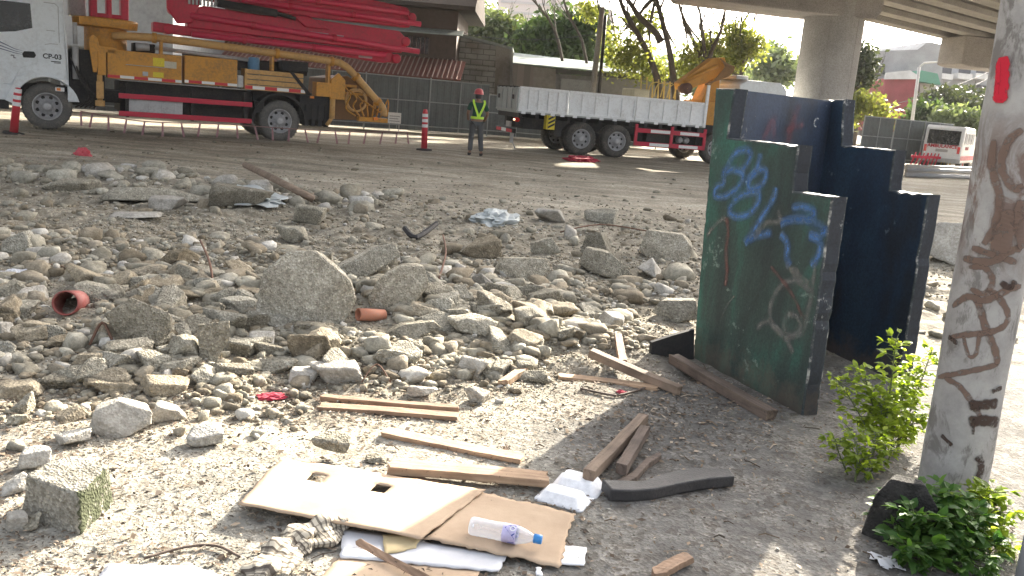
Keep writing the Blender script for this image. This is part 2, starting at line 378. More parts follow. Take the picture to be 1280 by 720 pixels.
# cap beams lie skewed to the deck (nearly across the view)
Mz = Matrix.Rotation(-math.atan2(OD.y, OD.x)+R(8), 4, 'Z')
def cap(u, poly, d0, d1):
    q = MB(); q.prism(poly, d0, d1, lambda a, b, d: Matrix.Translation((u, 0, 0)) @ Mz @ Vector((a, d, b))); q.build('pier_cap', CONCD, op, 0.06)
cap(0, [(-5.9, 5.75), (-5.6, 5.4), (-1.6, 5.32), (1.05, 5.32), (1.2, 5.6), (1.25, 6.28), (-5.9, 6.28)], -1.0, 1.2)
def deck_piece(u0, u1, y0, y1, zb, ys, name='deck'):
    d = MB(); d.box(u0, u1, y0, y1, zb+1.02, zb+1.32); o = d.build(name, CONCD, op)
    for y in ys:
        g_ = MB(); g_.prism([(y-.35, zb), (y+.35, zb), (y+.35, zb+.2), (y+.12, zb+.4), (y+.12, zb+.8), (y+.45, zb+1.02), (y-.45, zb+1.02), (y-.12, zb+.8), (y-.12, zb+.4), (y-.35, zb+.2)], u0, u1, lambda a, b, dd: Vector((dd, a, b)))
        g_.build('girder', CONC, o)
    for y in (y0, y1-.25):
        p = MB(); p.box(u0, u1, y, y+.25, zb+1.32, zb+2.1); p.build('parapet', CONC, o)
gy = (-4.9, -3.3, -1.6, .1, 1.8, 3.5)
deck_piece(-42, 0.0, -5.6, 4.6, 6.3, gy); deck_piece(0.04, 19, -5.6, 4.6, 6.3, gy); deck_piece(19.04, 60, -5.6, 4.6, 6.3, gy)
deck_piece(-42, 7.0, 4.7, 16, 7.8, (5.8, 8.2, 10.6, 13.0, 15.2))  # added deck above the view, there only to shade the trucks
pier(19, 5.0, 1.0); cap(19, [(-5.2, 5.0), (-4.8, 4.9), (5, 4.9), (5.2, 5.0), (5.2, 6.28), (-5.2, 6.28)], -1.0, 1.0)

# hazy air round the whole place
hz_ = MB(); hz_.box(-950, 950, -70, 1450, -2, 48); hzo = hz_.build('haze', [], None); tag(hzo, kind='stuff')
hm = bpy.data.materials.new('haze'); hm.use_nodes = True; hn = hm.node_tree.nodes; hn.remove(hn['Principled BSDF']); pvn = hn.new('ShaderNodeVolumePrincipled'); pvn.inputs['Color'].default_value = (.9, .9, .9, 1); pvn.inputs['Density'].default_value = 0.0004; pvn.inputs['Anisotropy'].default_value = 0.0
hm.node_tree.links.new(pvn.outputs[0], hn['Material Output'].inputs['Volume']); hzo.data.materials.append(hm)

# ================================================================== CONCRETE PUMP TRUCK (local: x rearwards, y away from view, z up)
WHITE = paint('truck_white', (0.74, 0.78, 0.80), 0.35, (0.30, 0.28, 0.25), 0.30, 1.5)
YEL = paint('machine_yellow', (0.58, 0.27, 0.035), 0.45, (0.14, 0.09, 0.05), 0.6, 2.0)
YELL = paint('machine_yellow_pipe', (0.55, 0.32, 0.11), 0.5, (0.2, 0.13, 0.07), 0.5, 2.0)
RED = paint('boom_red', (0.50, 0.010, 0.045), 0.38, (0.14, 0.02, 0.03), 0.5, 1.5)
REDB = paint('guard_red', (0.52, 0.015, 0.05), 0.4, (0.2, 0.05, 0.05), 0.4, 2)
BLK = paint('chassis_black', (0.018, 0.018, 0.02), 0.7, (0.09, 0.075, 0.06), 0.5, 3)
TYRE = paint('tyre_rubber', (0.045, 0.044, 0.042), 0.85, (0.20, 0.17, 0.14), 0.75, 4, 0, 0.3)
TYREG = paint('dusty_tyre_rubber', (0.10, 0.098, 0.093), 0.9, (0.24, 0.215, 0.18), 0.7, 4, 0, 0.3)
STEEL = paint('wheel_steel', (0.42, 0.42, 0.43), 0.45, (0.16, 0.14, 0.12), 0.6, 6, 0.3)
ALU = paint('bare_aluminium', (0.45, 0.45, 0.45), 0.5, (0.2, 0.19, 0.18), 0.5, 3, 0.2)
GLASS = glass_dark()
REFL = stripes('reflective_strip', (0.55, 0.03, 0.04), (0.75, 0.74, 0.72), 1.6)
LAMPO = plain('amber_lamp', (0.8, 0.25, 0.03), 0.3); LAMPR = plain('red_lamp', (0.6, 0.02, 0.02), 0.25)
INK = plain('black_lettering', (0.02, 0.02, 0.025), 0.6); WHT = plain('white_marking', (0.75, 0.75, 0.75), 0.6); YMK = plain('yellow_marking', (0.75, 0.6, 0.03), 0.6)
MY = Matrix.Rotation(math.pi/2, 4, 'X')          # lathe axis z -> -y (towards the view)
def wheel(parent, u, y, z=0.53, r=0.53, wd=0.3, tm=None, dish=0.06):
    T = Matrix.Translation((u, y, z)) @ MY
    mb = MB(); mb.smooth = True; mb.lathe([(r*.58, -wd*.9), (r*.9, -wd*.97), (r*.985, -wd*.85), (r, -wd*.6), (r, -wd*.3), (r*.985, -.02), (r*.9, .03), (r*.75, .045), (r*.62, .03), (r*.57, 0)], 44, T)
    o = mb.build('wheel', tm or TYRE, parent)
    t = MB()
    for k in range(36):
        a = k*2*math.pi/36; t.box(-.018, .018, r-.006, r+.008, -wd*.85, 0.0, T @ Matrix.Rotation(a, 4, 'Z'))
    t.build('tread', tm or TYRE, o)
    rm = MB(); rm.smooth = True; rm.lathe([(r*.58, 0.0), (r*.60, .035), (r*.55, .03), (r*.52, -.05), (r*.46, -dish-.04), (r*.33, -dish), (r*.30, -dish+.03), (r*.2, -dish+.04), (r*.19, .06), (r*.12, .075), (0.001, .075)], 36, T)
    rm.smooth = False
    for k in range(10):
        a = k*2*math.pi/10; rm.lathe([(0.022, -dish), (0.022, -dish+.05), (0.001, -dish+.05)], 6, T @ Matrix.Rotation(a, 4, 'Z') @ Matrix.Translation((r*.27, 0, .0)))
    rm.cur = 1  # black discs: dark of the hub holes put into the colour
    for k in range(8):
        a = (k+.5)*2*math.pi/8; rm.lathe([(0.042, -dish-.012), (0.001, -dish-.011)], 10, T @ Matrix.Rotation(a, 4, 'Z') @ Matrix.Translation((r*.405, 0, 0.004)))
    rm.build('rim', [STEEL, BLK], o)
    return o
pa = atg(60, 163); pb = atg(353, 178); td = Vector((0.866, 0.5, 0))
pump = empty('concrete_pump_truck', (pa.x, pa.y, 0), math.atan2(0.498, 0.868), 'white cab concrete pump truck with yellow body and folded red boom', 'pump truck')
def part(mb, name, m, parent=pump, bevel=0.0): return mb.build(name, m, parent, bevel)
def XZ(a, b, d): return Vector((a, d, b))
def arc(cx, cz, r, a0, a1, n): return [(cx+r*math.cos(R(a0+(a1-a0)*i/n)), cz+r*math.sin(R(a0+(a1-a0)*i/n))) for i in range(n+1)]
# cab
q = MB(); q.prism([(-1.9, .62), (-1.95, 1.6), (-1.75, 2.3), (-1.45, 3.15), (.36, 3.15), (.45, 1.9), (.47, .75), (.47, .70)]+arc(0, .53, .66, 16, 164, 14)[0:]+[(-.66, .62)], 0.03, 2.42, XZ)
cab = part(q, 'cab', WHITE, bevel=.03)
# door, proud of the cab
q = MB(); q.prism([(-1.55, .98), (-1.58, 2.05), (-1.35, 2.9), (-.19, 2.9), (-.17, 1.5), (-.52, 1.36), (-.72, .98)], 0.012, 0.03, XZ); door = part(q, 'door', WHITE, cab, .008)
q = MB(); q.prism([(-1.42, 2.12), (-1.22, 2.8), (-.29, 2.8), (-.26, 2.27), (-.6, 2.16), (-1.0, 2.1)], 0.004, 0.012, XZ); part(q, 'window', GLASS, cab, .003)
q = MB(); q.prism([(-.46, 1.60), (-.24, 1.61), (-.2, 1.67), (-.24, 1.75), (-.44, 1.74), (-.48, 1.68)], -.012, .012, XZ); part(q, 'door_handle', BLK, cab, .01)
# wheel arch flare with lamp
q = MB(); q.prism([(.44, .72), (.46, 1.16), (.1, 1.22), (-.3, 1.3), (-.62, 1.15), (-.85, .62), (-.68, .55)]+arc(0, .53, .67, 172, 14, 14), -.03, 0.03, XZ); part(q, 'wheel_arch', WHITE, cab, .012)
q = MB(); q.box(.17, .36, -.04, -.03, .9, .99); sl = part(q, 'side_lamp', WHT, cab); q = MB(); q.box(.2, .28, -.05, -.04, .915, .975); part(q, 'bulb', LAMPO, sl)
for pl in ([(-.02, 2.86), (.2, 2.86), (.27, 2.8), (.28, 2.0)], [(.02, 2.25), (.2, 2.25)], [(-.02, 1.93), (.1, 1.96), (.25, 1.96)]):
    q = MB(); q.tube([(a, .028, b) for a, b in pl], .008, 5); part(q, 'panel_crease', ALU, cab)
text('CP-03', .155, cab, Matrix.Translation((.13, .026, 1.67)) @ Matrix.Rotation(math.pi/2, 4, 'X'), INK, 'fleet_number', .002, .004)
text('9L', .10, cab, Matrix.Translation((-.66, .008, 1.6)) @ Matrix.Rotation(math.pi/2, 4, 'X'), INK, 'door_marking', .002, .003)
q = MB()
for k in range(3): q.prism([(-.95-.1*k, 1.93-.05*k), (-.62, 1.78-.045*k), (-.4, 1.735-.04*k), (-.62, 1.765-.045*k), (-.95-.1*k, 1.90-.05*k)], .006, .012, XZ)
part(q, 'door_swoosh', plain('slate_decal', (0.16, 0.17, 0.24)), cab)
q = MB(); q.box(.1, .3, .024, .03, 1.555, 1.575); q.box(.16, .3, .024, .03, 1.53, 1.543); part(q, 'small_print', INK, cab)
# steps below door
q = MB(); q.box(-1.6, -.78, .05, .5, .42, .95); part(q, 'step_well', BLK, cab)
# chassis
q = MB(); q.box(-1.7, 7.0, .55, .8, .7, 1.0); q.box(-1.7, 7.0, 1.7, 1.95, .7, 1.0); q.box(-.2, .2, .3, 2.2, .45, .62); q.box(5.2, 5.6, .3, 2.2, .45, .62); q.box(1.6, 4.8, .55, 2.0, .5, 1.25); q.box(.5, 1.25, .25, 2.2, .6, 1.9); q.box(4.8, 7.0, .5, 2.0, .95, 1.3)
q.box(4.75, 5.0, .1, .4, .7, 1.0); q.box(5.95, 6.8, .15, .6, .6, 1.25)
part(q, 'chassis', BLK, bevel=.015)
q = MB(); q.smooth = True; q.tube([(.62, .2, 1.95), (.62, .2, 1.2)], .07, 12); q.tube([(.62, .2, 2.5), (.62, .2, 2.0)], .05, 10); part(q, 'exhaust_stack', ALU)
q = MB(); q.smooth = True
for k in range(5): q.tube(smooth_path([(.5+.1*k, .1+.08*k, 1.7-.1*k), (.7+.05*k, .05, 1.2-.05*k), (.9+.05*k, .12, .8), (.6+.1*k, .25, .55)]), .02, 6)
part(q, 'hoses', BLK)
for u, tm in ((0, TYREG), (5.42, TYREG)): wheel(pump, u, 0.08, tm=tm); wheel(pump, u, 2.38, tm=tm)
wheel(pump, 5.42, .42, tm=TYREG)
q = MB(); q.prism(arc(5.42, .53, .72, 185, -5, 18)+arc(5.42, .53, .66, -5, 185, 18), .02, .5, XZ); part(q, 'mudguard', BLK)
# turret
q = MB(); q.smooth = True; Tm = Matrix.Translation((1.33, .95, 0)); q.lathe([(.48, 1.85), (.48, 2.46), (.72, 2.47), (.74, 2.66), (.7, 2.68), (0.01, 2.68)], 40, Tm); turret = part(q, 'turret', YEL, bevel=.01)
q = MB(); q.box(.72, 1.7, .32, .4, 2.49, 2.67); part(q, 'turret_plate', YEL, turret, .01)
q = MB(); q.box(.98, 1.14, .7, 1.2, 2.68, 4.2); q.box(1.34, 1.46, .7, 1.2, 2.68, 4.2); q.box(1.66, 1.84, .7, 1.2, 2.68, 4.2); q.box(.98, 1.84, .72, 1.18, 2.68, 2.80); q.prism([(.7, 3.3), (2.3, 3.3), (2.3, 4.4), (.5, 4.4)], .65, 1.25, XZ); part(q, 'turret_column', RED, bevel=.04)
q = MB(); q.box(.55, .93, 1.3, 1.9, 2.7, 3.6); part(q, 'control_cabinet', ALU, bevel=.03)
q = MB(); q.prism([(.9, 2.18), (.98, 2.26), (1.08, 2.2), (1.12, 2.02), (1.5, 2.0), (1.5, 1.86), (1.12, 1.88), (1.06, 1.4), (.98, 1.4), (.9, 2.0)], .02, .14, XZ); q.box(1.08, 1.26, .0, .12, 1.35, 1.9); part(q, 'outrigger_arm', YEL, bevel=.012)
q = MB(); q.smooth = True; q.tube([(1.12, .06, 1.35), (1.12, .06, .75)], .06, 12); q.smooth = False; q.box(1.04, 1.2, -.01, .0, .8, 1.2); q.tube([(1.12, .06, .75), (1.12, .06, .62)], .11, 10); part(q, 'outrigger_leg', YELL)
# tool boxes
for k, (u0, u1, z0, z1) in enumerate(((1.29, 2.96, 1.29, 1.96), (3.03, 4.3, 1.31, 1.99))):
    q = MB(); q.box(u0, u1, .02, .5, z0, z1); tb = part(q, 'tool_box', YEL, bevel=.015)
    q = MB(); q.box(u0, u1, .012, .0185, z0+.02, z0+.085); part(q, 'reflective_strip', REFL, tb)
    q = MB(); q.tube([(u0+.4, .0, z0+.35), (u1-.4, .0, z0+.35)], .008, 5); q.box((u0+u1)/2-.06, (u0+u1)/2+.06, -.005, .018, z0+.12, z0+.22); part(q, 'latch', ALU if k == 0 else YEL, tb)
    if k == 0:
        q = MB(); q.box(2.3, 2.56, .014, .0185, 1.66, 1.86); q.box(2.3, 2.54, .014, .0185, 1.4, 1.52); part(q, 'warning_label', YMK, tb)
        q = MB(); q.box(2.56, 2.84, .014, .0185, 1.64, 1.80); part(q, 'instruction_label', plain('pale_label', (.55, .5, .38)), tb)
q = MB(); [q.box(4.49, 6.0-.0*k, .03, .5, 1.42+.13*k, 1.53+.13*k) for k in range(3)]; q.box(4.49, 4.55, .02, .5, 1.28, 1.8); lb = part(q, 'slatted_locker', YELL, bevel=.008)
q = MB(); q.box(4.49, 6.06, .02, .5, 1.28, 1.40); part(q, 'locker_sill', YELL, lb)
q = MB(); q.box(4.5, 6.05, .012, .0185, 1.3, 1.38); part(q, 'reflective_strip', REFL, lb)
q = MB(); q.prism([(5.62, 1.82), (5.7, 1.84), (6.2, 1.3), (6.1, 1.28)], .0, .03, XZ); part(q, 'diagonal_brace', BLK, lb)
q = MB(); q.box(4.32, 4.48, .1, .5, 1.31, 1.62); part(q, 'water_can', plain('white_plastic_can', (.6, .62, .62)), bevel=.03)
q = MB(); q.smooth = True; q.lathe([(.01, 1.75), (.14, 1.76), (.15, 1.8), (.15, 2.05), (.13, 2.1), (.01, 2.11)], 20, Matrix.Translation((4.8, .45, 0))); part(q, 'blue_drum', plain('blue_plastic', (.10, .25, .42)))
q = MB(); q.box(1.9, 2.4, .4, .9, 1.97, 2.18); q.box(3.2, 6.3, .7, 1.6, 1.75, 2.05); q.box(5.5, 6.2, .3, .9, 1.84, 2.1); part(q, 'pump_machinery', BLK, bevel=.02)
q = MB(); q.smooth = True; q.tube([(1.95, .3, 2.08), (2.25, .3, 2.1)], .09, 14); q.tube([(2.3, .45, 2.1), (4.8, .45, 2.02)], .05, 10); part(q, 'hydraulic_cylinder', ALU)
# side guard rails
for z, u1 in ((.90, 4.69), (.48, 4.68)):
    q = MB(); q.box(1.53, u1, .0, .06, z-.06, z+.06); part(q, 'guard_rail', REDB, bevel=.01)
q = MB(); [q.box(u, u+.06, .06, .3, .4, 1.2) for u in (1.7, 3.2, 4.5)]; part(q, 'guard_bracket', BLK)
q = MB(); q.box(1.75, 3.0, .1, .6, .5, .86); [q.box(1.9+.3*k, 1.93+.3*k, .09, .1, .5, .86) for k in range(4)]; part(q, 'fuel_tank', ALU, bevel=.03)
# delivery pipe
q = MB(); q.smooth = True; q.tube(smooth_path([(1.45, .42, 2.28), (1.8, .3, 2.31), (2.6, .2, 2.33), (4.5, .1, 2.27), (6.7, .05, 2.19), (7.05, .05, 2.13), (7.3, .05, 1.98), (7.9, .05, 1.42), (8.25, .05, 1.08), (8.3, .05, .85)]), .095, 16); pipe = part(q, 'delivery_pipe', YELL)
for u, z in ((2.35, 2.33), (5.3, 2.245), (6.75, 2.18), (7.45, 1.84), (8.1, 1.22)):
    t = Vector((1, 0, -.03)) if u < 7 else Vector((.75, 0, -.7)); t.normalize()
    q = MB(); q.smooth = True; yy = .2 if u < 3 else .06; q.tube([Vector((u, yy, z))-t*.05, Vector((u, yy, z))+t*.05], .125, 16); part(q, 'pipe_clamp', YEL, pipe)
for u, z0, z1 in ((2.5, 1.96, 2.28), (5.2, 1.8, 2.2), (6.7, 1.3, 2.15)): q = MB(); q.box(u-.03, u+.03, .05, .3, z0, z1); part(q, 'pipe_stand', YEL)
# rear: hopper, stabiliser, hose
q = MB(); q.prism([(6.75, 1.75), (6.7, .8), (7.0, .66), (7.9, .68), (8.3, .95), (7.7, 1.65), (7.3, 1.85)], .3, 2.1, XZ); hop = part(q, 'hopper', paint('hopper_brown', (.20, .10, .035), .6, (.09, .06, .04), .6, 3), bevel=.02)
q = MB(); q.box(6.35, 6.75, .0, .4, 1.25, 1.62); q.prism([(6.75, 1.2), (6.75, 1.72), (6.95, 1.9), (7.15, 1.72), (7.15, 1.2)], .02, .12, XZ); q.box(6.8, 7.5, .1, .25, 1.55, 1.62); q.box(7.15, 7.9, .15, .3, 1.35, 1.42); part(q, 'stabiliser_frame', YEL, bevel=.012)
q = MB(); q.smooth = True; q.tube([(6.82, .05, 1.2), (6.82, .05, .68)], .075, 14); q.tube([(6.82, .05, .7), (6.68, .05, .5)], .05, 10); part(q, 'stabiliser_leg', YELL)
q = MB(); q.smooth = True; q.tube([(7.5+.3*math.cos(a), .12+.02*math.sin(3*a), 1.22+.3*math.sin(a)) for a in np.linspace(0, 6.6, 30)], .03, 8); q.tube([(7.5+.26*math.cos(a), .08, 1.2+.27*math.sin(a)) for a in np.linspace(1, 7, 30)], .025, 8); part(q, 'coiled_hose', YELL, hop)
q = MB(); q.smooth = True
for k in range(7):
    a = rng.uniform(0, 1); q.tube(smooth_path([(7.1+.2*k, .1, 1.6-.12*k), (7.3+.18*k, .0, 1.35-.08*k), (7.2+.2*k, .05, 1.0+.05*k), (7.5+.12*k, .1, .8)]), .022, 6)
part(q, 'control_linkage', YEL, hop)
q = MB(); q.box(7.6, 8.45, .1, .3, .66, .78); part(q, 'tail_bracket', YEL, hop, .01)
q = MB(); q.box(8.0, 8.12, .02, .1, .72, .8); part(q, 'tail_lamp', LAMPO, hop)
q = MB(); q.box(6.2, 6.3, .0, .06, 1.18, 1.24); part(q, 'marker_lamp', LAMPO)
q = MB()
for k in range(4): q.box(6.1+.18*k, 6.2+.18*k, .1, .4, .45, 1.0)
part(q, 'hydraulic_valves', BLK)
# boom: two deep beams, one lower arm, tubes and knuckles (y about .8)
def beam(poly, y0, y1, name, m=RED, par=pump, bev=.03): 
    q = MB(); q.prism(poly, y0, y1, XZ); return part(q, name, m, par, bev)
b1 = beam([(2.6, 4.35), (6.9, 4.05), (9.1, 3.88), (9.35, 3.62), (9.2, 3.34), (6.5, 3.30), (2.6, 3.45)], .75, 1.15, 'boom_section')
b2 = beam([(3.2, 3.1), (3.6, 3.26), (5.0, 3.2), (6.3, 3.26), (8.9, 3.22), (9.25, 2.95), (9.0, 2.62), (5.8, 2.66), (3.2, 2.68)], .75, 1.15, 'boom_section')
b3 = beam([(2.4, 2.74), (2.4, 2.5), (6.0, 2.44), (8.5, 2.3), (9.0, 2.42), (8.7, 2.62), (6.0, 2.62)], .8, 1.2, 'boom_section')
for poly in ([(4.5, 3.52), (9.5, 3.47)], [(3.25, 2.98), (6.0, 2.86), (9.5, 2.71)], [(3.3, 2.53), (8.5, 2.51)], [(2.6, 3.75), (9.1, 3.72)]):
    q = MB(); q.smooth = True; q.tube([(a, .68, b) for a, b in poly], .075, 12); tb = part(q, 'boom_pipe', paint('boom_pipe_red', (.62, .03, .09), .4, (.2, .04, .05), .3, 2), b1)
    for t in (.25, .6):
        i = Vector((poly[0][0], .68, poly[0][1])).lerp(Vector((poly[-1][0], .68, poly[-1][1])), t); q = MB(); q.tube([i-Vector((.05, 0, 0)), i+Vector((.05, 0, 0))], .1, 12); part(q, 'coupling', REDB, tb)
for u, z, bb in ((9.25, 3.62, b1), (9.1, 2.95, b2), (8.85, 2.45, b3), (2.9, 3.1, b2), (2.75, 2.6, b3)):
    q = MB(); q.smooth = True; q.lathe([(.01, -.26), (.11, -.26), (.13, -.24), (.13, .24), (.11, .26), (.01, .26)], 20, Matrix.Translation((u, .95, z)) @ MY); part(q, 'hinge_knuckle', RED, bb)
beam([(2.68, 3.9), (2.7, 3.1), (2.95, 2.75), (3.3, 2.8), (3.5, 3.3), (3.3, 3.9)], .66, .75, 'boom_link', RED)
q = MB(); q.smooth = True; q.tube([(3.9, .6, 3.36), (5.4, .6, 3.28)], .1, 12); q.tube([(5.4, .6, 3.28), (5.9, .6, 3.2)], .05, 10); part(q, 'boom_cylinder', BLK, b1)
q = MB(); [q.box(3.2+.09*k, 3.25+.09*k, .6, .66, 3.25, 3.6) for k in range(10)]; part(q, 'step_grating', ALU, b1)
beam([(5.8, 3.3), (6.2, 3.02), (6.9, 3.02), (6.3, 3.3)], .66, .74, 'gusset', RED, b2)
q = MB(); q.tube([(8.6, .64, 3.74), (9.0, .64, 3.78), (9.15, .64, 3.55)], .025, 6); part(q, 'tip_hose', REDB, b1)
for u, z, wd, hh in ((6.3, 2.74, .55, .12), (7.0, 2.74, .28, .1), (7.75, 2.42, .4, .08)):
    q = MB(); q.box(u, u+wd, .66, .675, z-hh/2, z+hh/2)
    if u > 7.5: q = MB(); q.box(u, u+wd, .79, .798, z-hh/2, z+hh/2)
    else: q = MB(); q.box(u, u+wd, .74, .749, z-hh/2+.13, z+hh/2+.13)
    part(q, 'faded_marking', plain('faded_white_mark', (.45, .33, .35)), b3 if u > 7.5 else b2)

# ================================================================== WHITE FLATBED CRANE TRUCK
pw = Vector((1.85, 29.18, 0)); WA = math.atan2(.312, .95)
flat = empty('flatbed_crane_truck', pw, WA, 'white dropside flatbed truck with folded orange crane behind its cab', 'truck')
SIDEW = paint('dropside_white', (0.84, 0.86, 0.87), 0.45, (0.36, 0.32, 0.28), 0.4, 1.6)
def dropside(u0, u1, name, n=5, y=0.0):
    q = MB(); q.box(u0, u1, y+.045, y+.07, 1.27, 2.0)
    e = .05
    q.box(u0, u1, y, y+.045, 1.94, 2.03); q.box(u0, u1, y, y+.045, 1.25, 1.33); q.box(u0, u0+e, y, y+.045, 1.33, 1.94); q.box(u1-e, u1, y, y+.045, 1.33, 1.94)
    for k in range(1, n): x = u0+(u1-u0)*k/n; q.box(x-.03, x+.03, y+.003, y+.045, 1.33, 1.94)
    o = q.build(name, SIDEW, flat, .006); 
    for k in range(n): h = MB(); x = u0+(u1-u0)*(k+.5)/n; h.box(x-.07, x+.07, y-.02, y, 1.18, 1.27); h.build('hinge', SIDEW, o)
    return o
dropside(-2.24, -.58, 'dropside', 5); dropside(-.55, 1.8, 'dropside', 5); dropside(1.83, 4.4, 'dropside', 5)
dropside(-2.24, -.58, 'dropside', 5, 2.4); dropside(-.55, 4.4, 'dropside', 8, 2.4)
q = MB(); GREYT = paint('tailgate_grey', (.33, .36, .36), .5, (.2, .18, .16), .4, 2)
q.box(-2.28, -2.25, .06, 2.36, 1.27, 1.98); [q.box(-2.31, -2.28, y-.03, y+.03, 1.27, 1.98) for y in (.08, .65, 1.2, 1.75, 2.32)]; q.box(-2.31, -2.28, .05, 2.36, 1.25, 1.31); q.box(-2.31, -2.28, .05, 2.36, 1.93, 2.0)
tg = q.build('tailgate', GREYT, flat, .006)
q = MB(); [q.box(-2.32, -2.31, y, y+.2, 1.62, 1.76) for y in (.35, 1.95)]; q.build('tailgate_vent', BLK, tg)
q = MB(); [q.box(-2.32, -2.2, y, y+.14, 1.98, 2.03) for y in (.3, .75, 1.2, 1.65, 2.1)]; q.build('tailgate_catch', BLK, tg)
q = MB(); q.box(-2.24, 4.45, .05, 2.4, 1.2, 1.25); q.build('bed_floor', GREYT, flat)
q = MB(); q.box(-2.1, 7, .55, .8, .75, 1.05); q.box(-2.1, 7, 1.65, 1.9, .75, 1.05); [q.box(u, u+.12, .05, 2.4, 1.05, 1.2) for u in np.arange(-2.2, 4.4, .55)]; q.box(-.1, 1.4, .4, 2.0, .4, .75); q.box(2.1, 4.4, .5, 1.9, .55, 1.05); q.box(-1.9, -.7, .5, 1.9, .7, 1.05); q.box(4.4, 5.5, .4, 2.0, .5, 1.3)
q.build('chassis', BLK, flat, .01)
q = MB(); q.box(-.95, -.7, .05, .5, .55, 1.05); q.build('mudflap', BLK, flat)
for u in (0, 1.27): wheel(flat, u, .06); wheel(flat, u, 2.36); wheel(flat, u, .4)
wheel(flat, 5.0, .06); wheel(flat, 5.0, 2.36)
# red and white side guard
q = MB(); q.box(1.88, 4.55, .0, .05, .88, 1.02); q.box(1.88, 4.55, .0, .05, .44, .58); [q.box(u, u+.1, .0, .06, .44, 1.15) for u in (1.88, 3.2, 4.45)]; sg = q.build('side_guard', REDB, flat, .008)
q = MB(); [q.box(u, u+.72, -.006, 0.0, z, z+.1) for u in (2.45, 3.55) for z in (.9, .46)]; q.build('white_band', WHT, sg)
q = MB(); q.smooth = True; [q.lathe([(.01, 0), (.09, 0), (.1, -.03), (.1, -.5)], 16, Matrix.Translation((u, .3, .72)) @ MY) for u in (3.75, 4.0)]; q.build('air_tank', ALU, flat)
q = MB(); q.box(2.4, 3.1, .2, .6, .6, .9); q.build('battery_box', BLK, flat, .02)
# rear: lamps, bumper, plates
q = MB(); q.box(-2.3, -2.2, .2, 2.2, .55, .68); bmp = q.build('rear_bumper', BLK, flat, .01)
q = MB(); q.box(-2.31, -2.3, .35, .95, .56, .66); q.box(-2.31, -2.3, 1.55, 2.1, .56, .66); q.build('red_reflector', plain('reflector_red', (.55, .03, .05)), bmp)
q = MB(); q.box(-2.31, -2.3, 1.0, 1.5, .56, .67); q.build('white_reflector', WHT, bmp)
q = MB(); q.smooth = True; q.tube([(-2.2, .12, .98), (-2.2, .45, .98)], .07, 12); tl = q.build('tail_lamp', LAMPR, flat); 
q = MB(); q.box(-2.3, -2.27, .18, .28, .96, 1.0); q.build('bulb', plain('lit_lamp', (.9, .75, .5), .3, 0, ((1, .75, .4), 1.5)), tl)
q = MB(); q.box(-2.27, -2.2, .75, 1.15, .72, .9); q.build('number_plate', plain('grey_plate', (.35, .34, .33)), flat)
q = MB(); q.box(-2.1, -2.05, 1.0, 1.15, .2, .55); q.tube(smooth_path([(-2.1, .7, .6), (-2.2, .5, .3), (-2.15, .3, .06)]), .02, 6); q.build('tow_hitch', ALU, flat)
q = MB(); q.box(-1.25, -1.22, .02, .3, .75, 1.2); hp = q.build('hazard_plate', YMK, flat)
hz = MB(); [hz.prism([(-1.2, .78+.13*k), (-.98, .9+.13*k), (-.98, .97+.13*k), (-1.2, .85+.13*k)], .0, .008, XZ) for k in range(3)]; q = MB(); q.box(-1.21, -.97, .008, .02, .75, 1.2); q.build('hazard_board', YMK, flat); hz.build('hazard_stripe', INK, hp)
q = MB(); q.box(4.36, 4.46, -.02, .06, 1.2, 2.62); q.build('front_stake', SIDEW, flat, .01)
# crane
CY = paint('crane_orange', (.60, .29, .05), .5, (.2, .12, .05), .45, 2)
q = MB(); q.box(4.5, 5.25, .5, 1.9, 1.2, 2.1); q.prism([(4.6, 2.1), (4.9, 2.9), (5.2, 2.9), (5.25, 2.1)], .7, 1.5, XZ); crb = q.build('crane_base', CY, flat, .03)
q = MB(); q.prism([(3.55, 2.62), (4.75, 3.55), (5.2, 3.62), (5.35, 3.25), (5.05, 2.95), (4.0, 2.42), (3.65, 2.4)], .55, .95, XZ); crm = q.build('crane_boom', CY, flat, .04)
q = MB(); q.smooth = True; q.tube([(3.75, .5, 2.7), (4.9, .5, 3.3)], .07, 12); q.build('boom_ram', CY, crm)
q = MB(); q.smooth = True; q.lathe([(.01, -.15), (.1, -.15), (.16, -.12), (.19, .3), (.01, .3)], 20, Matrix.Translation((3.75, .55, 2.45)) @ MY); q.build('boom_pivot', paint('rusty_pivot', (.14, .07, .05), .7, (.05, .04, .03), .5, 5), crm)
q = MB(); q.smooth = True
for k in range(8): x0 = 4.95+.05*k; q.tube(smooth_path([(x0, .45, 3.55-.03*k), (x0+.15, .3, 3.3), (x0-.05, .28, 3.0), (x0-.3-.08*k, .35, 2.65)]), .025, 6)
q.build('crane_hose', paint('hose_tan', (.30, .17, .07), .7, (.06, .05, .04), .5, 8), crm)
q = MB(); [q.tube([(2.4+.22*k, 1.0, 2.05), (2.35+.22*k, 1.0, 2.75-.02*k)], .025, 6) for k in range(7)]; [q.tube(smooth_path([(2.6+.25*k, .9, 2.1), (2.7+.25*k, .9, 2.5), (3.0+.25*k, .9, 2.6)]), .02, 6) for k in range(5)]
q.build('load_rack', paint('rack_yellow', (.5, .38, .12), .6, (.15, .1, .05), .5, 3), flat)
q = MB(); q.box(1.9, 2.5, .5, 1.5, 1.26, 2.3); q.box(2.7, 4.0, .4, 1.9, 1.26, 1.98); q.build('bed_cargo', paint('tan_tarp', (.45, .40, .28), .8, (.2, .17, .12), .5, 3), flat, .05)
q = MB(); q.prism([(5.6, .6), (5.6, 2.75), (5.9, 2.92), (7.2, 2.92), (7.45, 2.7), (7.7, 1.8), (7.7, .6)], .0, 2.4, XZ); q.build('cab', WHITE, flat, .05)
